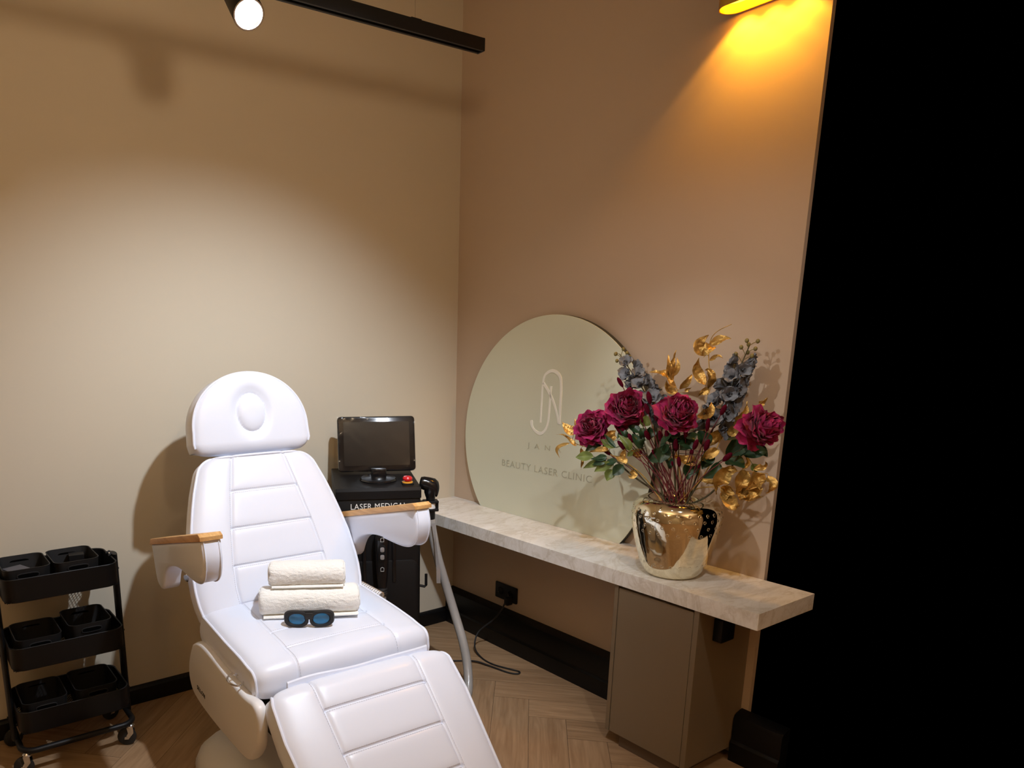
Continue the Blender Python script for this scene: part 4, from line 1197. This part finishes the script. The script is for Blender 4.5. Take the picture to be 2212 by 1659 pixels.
def leaf2(base, tip, w, bow, seed=0, gold=False):
    mb = MB(); b = Vector(base); t = Vector(tip); L = (t-b).length; n = 16 if gold else 12
    rnd = random.Random(seed); bw = A_*bow[0]+Z_*bow[1]
    tw0 = rnd.uniform(-.3, .3); tw1 = rnd.uniform(-.9, .9) if gold else rnd.uniform(-.4, .4)
    dep = T_*(rnd.uniform(-.2, .35)*L*(1.3 if gold else 1))
    sp = [b.lerp(t, k/n)+(bw+dep)*math.sin(PI*k/n) for k in range(n+1)]
    wv = rnd.uniform(.06, .14) if gold else .05
    m = 7; vs = []
    for k, p in enumerate(sp):
        s = k/n; d = (sp[min(n, k+1)]-sp[max(0, k-1)]).normalized()
        up = T_+Z_*.35; up = (up-d*up.dot(d)).normalized()
        up = (Matrix.Rotation(lerp(tw0, tw1, s), 3, d) @ up).normalized(); side = d.cross(up)
        ww = max(.0003, w*(1.12*math.sin(PI*min(1, s**.72*.99+.01))**1.05*(1-.25*s) if gold else math.sin(PI*min(1, s**.8*.99+.01))**.9))
        for j in range(m):
            x = -1+2*j/(m-1)
            cr = noise.noise(V(s*9+seed, x*2.2, seed*.7))*w*.38 if gold else 0
            vs.append(p+side*(x*ww)+up*(ww*(.42*abs(x)-.16)+w*wv*math.sin(s*13+seed+x*1.3)*abs(x)+cr*min(1, s*6)*min(1, (1-s)*5+.1)))
    mb.add(vs, [(i*m+j, i*m+j+1, (i+1)*m+j+1, (i+1)*m+j) for i in range(n) for j in range(m-1)])
    return mb
MATS = {'g': 'gold_leaf', 'l': 'green_l', 'd': 'green_d'}
def branch(k, spec, name, label, cat, group, main):
    pts, leaves = spec; b = mouth(k)
    t = thing(name, label, cat, tuple(b), 0, group)
    sp = bez([tuple(b)]+list(pts), 44)
    MB().tube(sp, lambda u: .0028*(1-.6*u), 6).build('stem', M[main], t, world=True)
    for i, (lb, lt, w, bow, mat) in enumerate(leaves):
        # a short stalk joins the leaf to the nearest point of the stem
        q = min(sp, key=lambda s: (Vector(s)-Vector(lb)).length)
        mb = leaf2(lb, lt, w*(1.42 if mat == 'g' else 1.28), bow, i*7+k*3, mat == 'g')
        if (Vector(q)-Vector(lb)).length > .003: mb.tube([q, Vector(lb)], .0010, 5)
        mb.build('leaf', M[MATS[mat]], t, world=True, angle=180)
GB = 'golden leaf branches in the gold vase'; GS = 'green leaf sprays in the gold vase'
branch(1, GOLD_LEFT, 'gold_leaf_branch', 'gold leaf branch reaching left behind the leftmost peony', 'branch', GB, 'gold_leaf')
branch(2, GOLD_MID, 'gold_leaf_branch', 'gold strap leaf branch rising behind the middle peony', 'branch', GB, 'gold_leaf')
branch(3, GOLD_TALL, 'gold_leaf_branch', 'tallest gold leaf branch with a thin curling tip', 'branch', GB, 'gold_leaf')
branch(4, GOLD_RIGHT, 'gold_leaf_branch', 'gold leaf branch slanting up beside the right blue flower spike', 'branch', GB, 'gold_leaf')
branch(5, GOLD_CURLED, 'gold_leaf_branch', 'low gold branch of broad curled leaves right of the vase mouth', 'branch', GB, 'gold_leaf')
branch(6, GREEN_LEFT, 'green_leaf_spray', 'light and dark green leaf spray hanging left below the leftmost peony', 'branch', GS, 'stem')
branch(7, GREEN_RIGHT, 'green_leaf_spray', 'dark green leaf spray under the rightmost peony', 'branch', GS, 'stem')
branch(8, GREEN_CENTRE, 'green_leaf_spray', 'dark green leaves under the middle peony', 'branch', GS, 'stem')
branch(9, GREEN_BEHIND, 'green_leaf_spray', 'mixed green leaves below the upper left peony', 'branch', GS, 'stem')
def D_(a, u, t): return A_*a+Z_*u+T_*t
peony(V(-.30, -1.190, 1.242), D_(-.45, .35, .8), .081, 10, 'smallest crimson peony, leftmost in the gold vase', [(.93, D_(.3, -.3, .3), .07, .016, 'green_d')], V(-.02, .03, -.02))
peony(V(-.26, -1.319, 1.322), D_(-.15, .5, .85), .092, 11, 'crimson peony at the upper left, in front of a blue flower spike', [(.9, D_(.4, -.3, .4), .08, .018, 'green_d'), (.86, D_(-.6, -.1, .3), .08, .018, 'green_d')])
peony(V(-.30, -1.567, 1.326), D_(.05, .5, .85), .087, 12, 'largest crimson peony in the middle of the bunch', [(.9, D_(.7, -.4, .3), .08, .018, 'green_d'), (.88, D_(-.6, -.4, .3), .08, .018, 'green_d')])
peony(V(-.22, -1.825, 1.295), D_(.35, .3, .85), .078, 13, 'crimson peony at the right end of the bunch', [(.93, D_(-.7, .2, .3), .08, .016, 'green_d')], V(0, -.02, -.06))
delphinium(14, V(-.16, -1.190, 1.515), V(-.19, -1.425, 1.285), 'grey blue flower spike leaning left behind the upper left peony', V(0, .03, 0))
delphinium(15, V(-.10, -1.680, 1.552), V(-.16, -1.612, 1.262), 'grey blue flower spike at the right beside the tallest gold branch', V(0, 0, 0), 23)
for i, h in enumerate(BUNNIES):
    bunny(16+i, h, 'thin crimson bunny tail grass among the stems in the gold vase', (A_*random.uniform(-.6, .6)+Z_*.4), .0074+.0020*(i % 3)/2, .036+.010*((i*5) % 4)/3)
# bare crimson stems filling the mouth of the vase
for i in range(9):
    b = mouth(40+i); e = V(-.26+.03*math.sin(i*2.1), -1.40-.030*i+.02*math.sin(i*5), 1.16+.03*math.sin(i*3.3))
    bunny(60+i, e, 'thin crimson bunny tail grass among the stems in the gold vase', Z_, .0045, .018)


# ------------------------------------------------------------------ storage trolley
def cart():
    X0, X1, Y0, Y1 = -2.309, -1.909, -.342, -.079
    c = thing('storage_trolley', 'black three tier metal storage trolley on casters by the back wall', 'trolley', ((X0+X1)/2, (Y0+Y1)/2, 0))
    ox, oy = (X0+X1)/2, (Y0+Y1)/2
    hx, hy = (X1-X0)/2, (Y1-Y0)/2
    def ring(ax, ay, r, z, n=8):
        out = []
        for cx, cy, a0 in ((ax-r, ay-r, 0), (-ax+r, ay-r, 90), (-ax+r, -ay+r, 180), (ax-r, -ay+r, 270)):
            for k in range(n+1):
                a = R(a0+90*k/n); out.append(V(cx+r*math.cos(a), cy+r*math.sin(a), z))
        return out
    for zt in (.757, .497, .247):
        mb = MB(); H = .088; rr = .045
        outr = [ring(hx-.004, hy-.004, rr, zt-H), ring(hx, hy, rr, zt-H+.006), ring(hx, hy, rr, zt-.004), ring(hx+.002, hy+.002, rr, zt-.001), ring(hx+.001, hy+.001, rr, zt+.001), ring(hx-.003, hy-.003, rr, zt-.001), ring(hx-.003, hy-.003, rr, zt-H+.004)]
        mb.loft(outr, False, False)
        tr = mb.build('tray', M['black'], c, angle=60)
        # expanded-metal floor of the tray
        g = MB(); ax, ay = hx-.004, hy-.004; z = zt-H+.003; pitch = .012
        for sg in (1, -1):
            k = -60
            while k < 60:
                # line y = sg*1.3*x + k*pitch*1.3 clipped to the rectangle
                pts = []
                cst = k*pitch*1.35
                for x in (-ax, ax):
                    y = sg*1.35*x+cst
                    if -ay <= y <= ay: pts.append((x, y))
                for y in (-ay, ay):
                    x = (y-cst)/(sg*1.35)
                    if -ax < x < ax: pts.append((x, y))
                if len(pts) == 2:
                    a, b = V(*pts[0], z), V(*pts[1], z); d = (b-a)
                    if d.length > .01:
                        d.normalize(); w = V(-d.y, d.x, 0)*.0011; h = V(0, 0, .0008)
                        g.add([a-w-h, a+w-h, a+w+h, a-w+h, b-w-h, b+w-h, b+w+h, b-w+h], [(0,1,5,4),(1,2,6,5),(2,3,7,6),(3,0,4,7)])
                k += 1
        g.build('mesh_floor', M['black'], tr, smooth=False)
    # posts at the two short sides, oval tubes
    for sg in (-1, 1):
        mb = MB(); rings = []
        for z in (.10, .13, .74, .765):
            rings.append([V(sg*(hx+.0125)+.011*math.cos(a), -.008+.034*math.sin(a), z) for a in [2*PI*k/20 for k in range(20)]])
        mb.loft(rings); po = mb.build('post', M['black'], c)
        mb = MB()
        for z in (.70, .44, .19): mb.lathe([(.004, 0), (.004, .004), (0, .005)], 10, Matrix.Translation((sg*(hx+.0235), -.008, z)) @ Matrix.Rotation(R(90*sg), 4, 'Y'))
        mb.build('bolt', M['black'], po)
    # tubular base ring
    b = MB(); r = ring(hx+.004, hy+.015, .05, .100, 8); b.tube(r, .0115, 10, closed=True)
    b.build('base_frame', M['black'], c)
    for sx in (-1, 1):
        for sy in (-1, 1):
            x, y = sx*(hx-.012), sy*(hy-.002)
            Tm = Matrix.Translation((x, y, 0)) @ Matrix.Rotation(R(-28 if sy < 0 else 15), 4, 'Z')
            mb = MB(); mb.lathe([(0, -.009), (.028, -.009), (.036, -.005), (.036, .005), (.028, .009), (.0, .009)], 28, Tm @ Matrix.Translation((-.016, 0, .0365)) @ Matrix.Rotation(R(90), 4, 'X'))
            w = mb.build('caster', M['rubber'], c)
            mb = MB(); mb.lathe([(.006, .076), (.016, .078), (.017, .086), (.012, .090), (.008, .098)], 20, Tm)
            for d in (-.0125, .0125): mb.loft([[Tm @ V(-.012, d-.0015, .080), Tm @ V(.012, d-.0015, .080), Tm @ V(.012, d+.0015, .080), Tm @ V(-.012, d+.0015, .080)], [Tm @ V(-.008, d-.0015, .055), Tm @ V(.013, d-.0015, .055), Tm @ V(.013, d+.0015, .055), Tm @ V(-.008, d+.0015, .055)], [Tm @ V(-.024, d-.0015, .029), Tm @ V(-.008, d-.0015, .029), Tm @ V(-.008, d+.0015, .029), Tm @ V(-.024, d+.0015, .029)]])
            mb.tube([Tm @ V(-.016, -.017, .0365), Tm @ V(-.016, .017, .0365)], .006, 10)
            mb.build('caster_fork', M['chrome'], w, angle=30)
    for y in (-.01, .03):
        MB().tube([(hx-.008, y, .757), (hx+.005, y, .764), (hx+.014, y, .760), (hx+.016, y, .735)], .004, 8).build('hook', M['black'], c)
    # baskets, two per tray
    def basket(x, y, z, label, w=.158, d=.205, h=.112):
        t = thing('storage_basket', label, 'basket', (x, y, z), 0, 'black baskets in the trolley')
        mb = MB(); wl = .0022
        def rg(s, zz, inset=0): return ring(w/2*s-inset, d/2*s-inset, .03-inset, zz, 6)
        mb.loft([rg(.88, 0), rg(.90, .004), rg(1, h-.004), rg(1.015, h), rg(1.0, h, wl), rg(.90, .006, wl), ], True, True)
        mb.build('tub', M['basket'], t, angle=60)
        # handle slots: raised collars in the two long walls
        for sg in (-1, 1):
            o = MB(); path = []
            for k in range(24):
                a = 2*PI*k/24; path.append((.036*math.copysign(abs(math.cos(a))**.5, math.cos(a)), sg*(d/2*.985+.0012), h-.026+.009*math.copysign(abs(math.sin(a))**.7, math.sin(a))))
            o.tube(path, .0022, 6, closed=True)
            o.build('handle_slot', M['basket'], t)
            MB().add([V(p[0]*.94, p[1]-sg*.0042, p[2]) for p in path]+[V(p[0]*.94, p[1]+sg*.0012, p[2]) for p in path], [tuple(range(24)), tuple(range(47, 23, -1))]+[(k, (k+1) % 24, 24+(k+1) % 24, 24+k) for k in range(24)]).build('slot_shade', M['slot'], t, smooth=False)  # solid near-black plate standing in for the shade inside the slot
        return t
    zz = lambda zt: zt-.088+.0045
    ym = (Y0+Y1)/2-.008
    basket(-2.219, ym, zz(.757), 'black basket at the left of the top trolley tray holding cards')
    basket(-2.049, ym, zz(.757), 'black basket on the top trolley tray holding sunglasses')
    basket(-2.206, ym, zz(.497), 'empty black basket at the left of the middle trolley tray', h=.105)
    basket(-2.022, ym+.01, zz(.497), 'empty black basket at the right of the middle trolley tray', h=.118)
    basket(-2.210, ym, zz(.247), 'empty black basket at the left of the bottom trolley tray', h=.105)
    basket(-2.022, ym+.01, zz(.247), 'empty black basket at the right of the bottom trolley tray', h=.105)
    # what lies in the top baskets
    z0 = zz(.757)+.0075
    def card(lo, hi, rz, m, name, label, tiltx=0):
        c0 = (Vector(lo)+Vector(hi))/2
        o = MB().rbox(Vector(lo)-c0, Vector(hi)-c0, .002, Matrix.Rotation(rz, 4, 'Z') @ Matrix.Rotation(tiltx, 4, 'X')).build(name, M[m], smooth=False)
        o.location = c0; tag(o, label, 'box'); return o
    card((-2.275, -.235, z0), (-2.205, -.155, z0+.075), R(20), 'card_g', 'carton', 'grey carton in the left basket of the top trolley tray')
    card((-2.215, -.295, z0), (-2.165, -.275, z0+.088), R(8), 'card_p', 'carton', 'pale pink carton in the left basket of the top trolley tray')
    card((-2.03, -.26, z0), (-1.995, -.20, z0+.03), R(15), 'card_p', 'carton', 'small pink carton below the sunglasses in the trolley basket')
    card((-2.05, -.185, z0), (-1.995, -.135, z0+.088), R(-10), 'blackp', 'carton', 'black carton standing behind the sunglasses in the trolley basket')
    s = thing('sunglasses', 'black sunglasses lying in the right basket of the top trolley tray', 'glasses', (-2.055, -.225, z0+.045), R(-20))
    mb = MB()
    for sg in (-1, 1):
        o = [(sg*.034+.030*math.cos(2*PI*k/20), .022*math.sin(2*PI*k/20)) for k in range(20)]
        mb.loft([[V(p[0], -.002, p[1]) for p in o], [V(p[0], .002, p[1]) for p in o]])
    mb.build('lens', M['gloss_black'], s)
    MB().rbox((-.066, -.004, .012), (.066, .004, .022), .003).build('frame', M['rubber'], s)
    for sg in (-1, 1): MB().tube(bez([(sg*.064, .004, .017), (sg*.062, .05, .012), (sg*.055, .09, -.01)], 10), .003, 6).build('temple', M['rubber'], s)
cart()

# ------------------------------------------------------------------ track, lamps
TY, TZ = -1.073, 2.5
def lamps():
    t = thing('light_track', 'black suspended light track running along the ceiling', 'track', (-2.4, TY, TZ))
    w = .017; x0, x1 = -1.6, 1.592
    mb = MB(); mb.prism([(-w, -w), (-.008, -w), (-.008, -.004), (.008, -.004), (.008, -w), (w, -w), (w, .020), (-w, .020)], x0, x1, lambda y, z, q: V(q, y, z))
    mb.build('rail', M['black'], t, smooth=False)
    MB().rbox((x1, -w-.001, -w-.001), (x1+.006, w+.001, .021), .003, axis=0).build('end_cap', M['blackp'], t)
    for x in (1.33, -1.2):
        MB().rbox((x-.02, -.010, .0195), (x+.02, .010, .026), .003).build('clip', M['blackp'], t)
        MB().tube([(x, 0, .024), (x, 0, ZC-TZ-.0005)], .0009, 6).build('wire', M['steel_wire'], t)
    # the visible spot
    A = V(-.05, -.75, -.79).normalized(); face = V(-1.630, -1.095, 2.415)
    s = thing('track_spotlight', 'lit black cylindrical spotlight hanging from the ceiling track', 'lamp', (-1.645, TY, TZ-.018))
    z = -A; x = perp(z); y = z.cross(x); m = basis(x, y, z, face)
    r = .0415
    MB().lathe([(r, 0), (r+.001, .001), (r+.001, .12), (r-.003, .126), (0, .127)], 40, m, cap=False).build('housing', M['black'], s, world=True)
    MB().lathe([(r, .0), (r-.004, .0), (r-.006, .006), (.030, .012), (.026, .026)], 40, m, cap=False).build('reflector', M['reflector'], s, world=True)
    mb = MB(); mb.lathe([(.0005, .0195), (.0262, .020), (.0262, .024), (.0005, .0245)], 32, m); mb.build('led', M['lamp_lit'], s, world=True)
    MB().tube([face+z*.07, V(-1.645, TY, TZ-.03)], .006, 8).rbox((-1.70, TY-.014, TZ-.030), (-1.59, TY+.014, TZ-.0175), .004).build('arm', M['black'], s, world=True)
    # amber wall lamp
    wl = thing('wall_lamp', 'long brass wall lamp glowing amber high on the right wall', 'lamp', (-.052, -1.585, 2.640))
    def stadium(hw, hl, z, n=14):
        out = []
        for k in range(n+1): a = PI*k/n; out.append(V(hw*math.cos(a), hl-hw+hw*math.sin(a), z))
        for k in range(n+1): a = PI+PI*k/n; out.append(V(hw*math.cos(a), -hl+hw+hw*math.sin(a), z))
        return out
    HW, HL = .046, .160
    MB().loft([stadium(HW-.003, HL-.003, .04), stadium(HW-.003, HL-.003, .0), stadium(HW, HL, -.001), stadium(HW, HL, .12), stadium(HW-.004, HL-.004, .124)], False, True).build('shell', M['amber'], wl)
    MB().loft([stadium(HW-.0035, HL-.0035, .030), stadium(HW-.0035, HL-.0035, .034)]).build('diffuser', M['amber_lit'], wl)
    MB().rbox((HW-.002, -.05, .03), (.0517, .05, .11), .004, axis=0).build('wall_mount', M['amber'], wl)
lamps()

# ------------------------------------------------------------------ light
def spot(name, loc, target, power, color, size, blend, rad):
    l = bpy.data.lights.new(name, 'SPOT'); l.energy = power; l.color = color; l.spot_size = R(size); l.spot_blend = blend; l.shadow_soft_size = rad
    o = bpy.data.objects.new(name, l); col.objects.link(o); o.location = loc
    o.rotation_euler = (Vector(target)-Vector(loc)).to_track_quat('-Z', 'Y').to_euler()
    return o
COOL = (.90, .97, 1.08); WHITE = (1, .985, .97); WARM = (1, .755, .49); AMB = (1, .43, .03)
spot('key_spot', (-1.25, -1.85, 2.60), (-1.36, -.60, 1.0), 155, COOL, 88, .85, .03)
spot('front_spot', (-1.72, -2.15, 2.30), (-1.2, 0, 2.45), 27, WARM, 110, 1., .05)
spot('track_spot', (-1.632, -1.125, 2.385), (-1.66, -1.9, 1.6), 8, WHITE, 100, .6, .03)
spot('vase_spot', (-2.25, -1.10, 2.42), (-.1, -1.42, 1.20), 66, WHITE, 31, 1., .03)
spot('sign_spot', (-1.25, -2.60, 2.75), (-.1, -1.05, .95), 36, WHITE, 58, .8, .03)
for y, pw in ((-1.49, 10), (-1.585, 7), (-1.68, 7)): spot('wall_lamp_spot', (-.055, y, 2.664), (-.045, y, 1.0), pw, AMB, 104, .25, .02)
for x, y in ((-4.1, -2.6), (-2.2, -5.8)): spot('fill_uplight', (x, y, 2.35), (x+.2, y+.2, 3.4), 165, WARM, 130, .5, .05)  # unseen lamps added to bounce warm fill off the ceiling
for x, y in ((-3.2, -4.2), (-1.4, -4.6)): spot('fill_spot', (x, y, 3.0), (x, y-.2, 0), 70, WARM, 110, .6, .05)  # added fill, no fixtures: warm floor bounce from behind the camera
w = bpy.data.worlds.new('World'); scene.world = w; w.use_nodes = True
w.node_tree.nodes['Background'].inputs[0].default_value = (0, 0, 0, 1); w.node_tree.nodes['Background'].inputs[1].default_value = 0

# ------------------------------------------------------------------ camera
cam = bpy.data.cameras.new('camera'); co = bpy.data.objects.new('camera', cam); col.objects.link(co)
yaw, pitch, roll = .5907, -.2323, -.0043
f = V(math.sin(yaw)*math.cos(pitch), math.cos(yaw)*math.cos(pitch), math.sin(pitch)); r = V(math.cos(yaw), -math.sin(yaw), 0); u = r.cross(f)
r2 = r*math.cos(roll)+u*math.sin(roll); u2 = -r*math.sin(roll)+u*math.cos(roll)
co.matrix_world = basis(r2, u2, -f, V(-2.568, -3.126, 1.584))
cam.sensor_fit = 'HORIZONTAL'; cam.sensor_width = 36; cam.lens = 36*1599.04/2212
cam.shift_x = (1106-829.5)/2212; cam.shift_y = (1106-829.5)/2212
cam.clip_start = .02
scene.camera = co
vs = scene.view_settings; vs.view_transform = 'Standard'; vs.look = 'None'; vs.gamma = 1; vs.exposure = 0; vs.use_curve_mapping = False
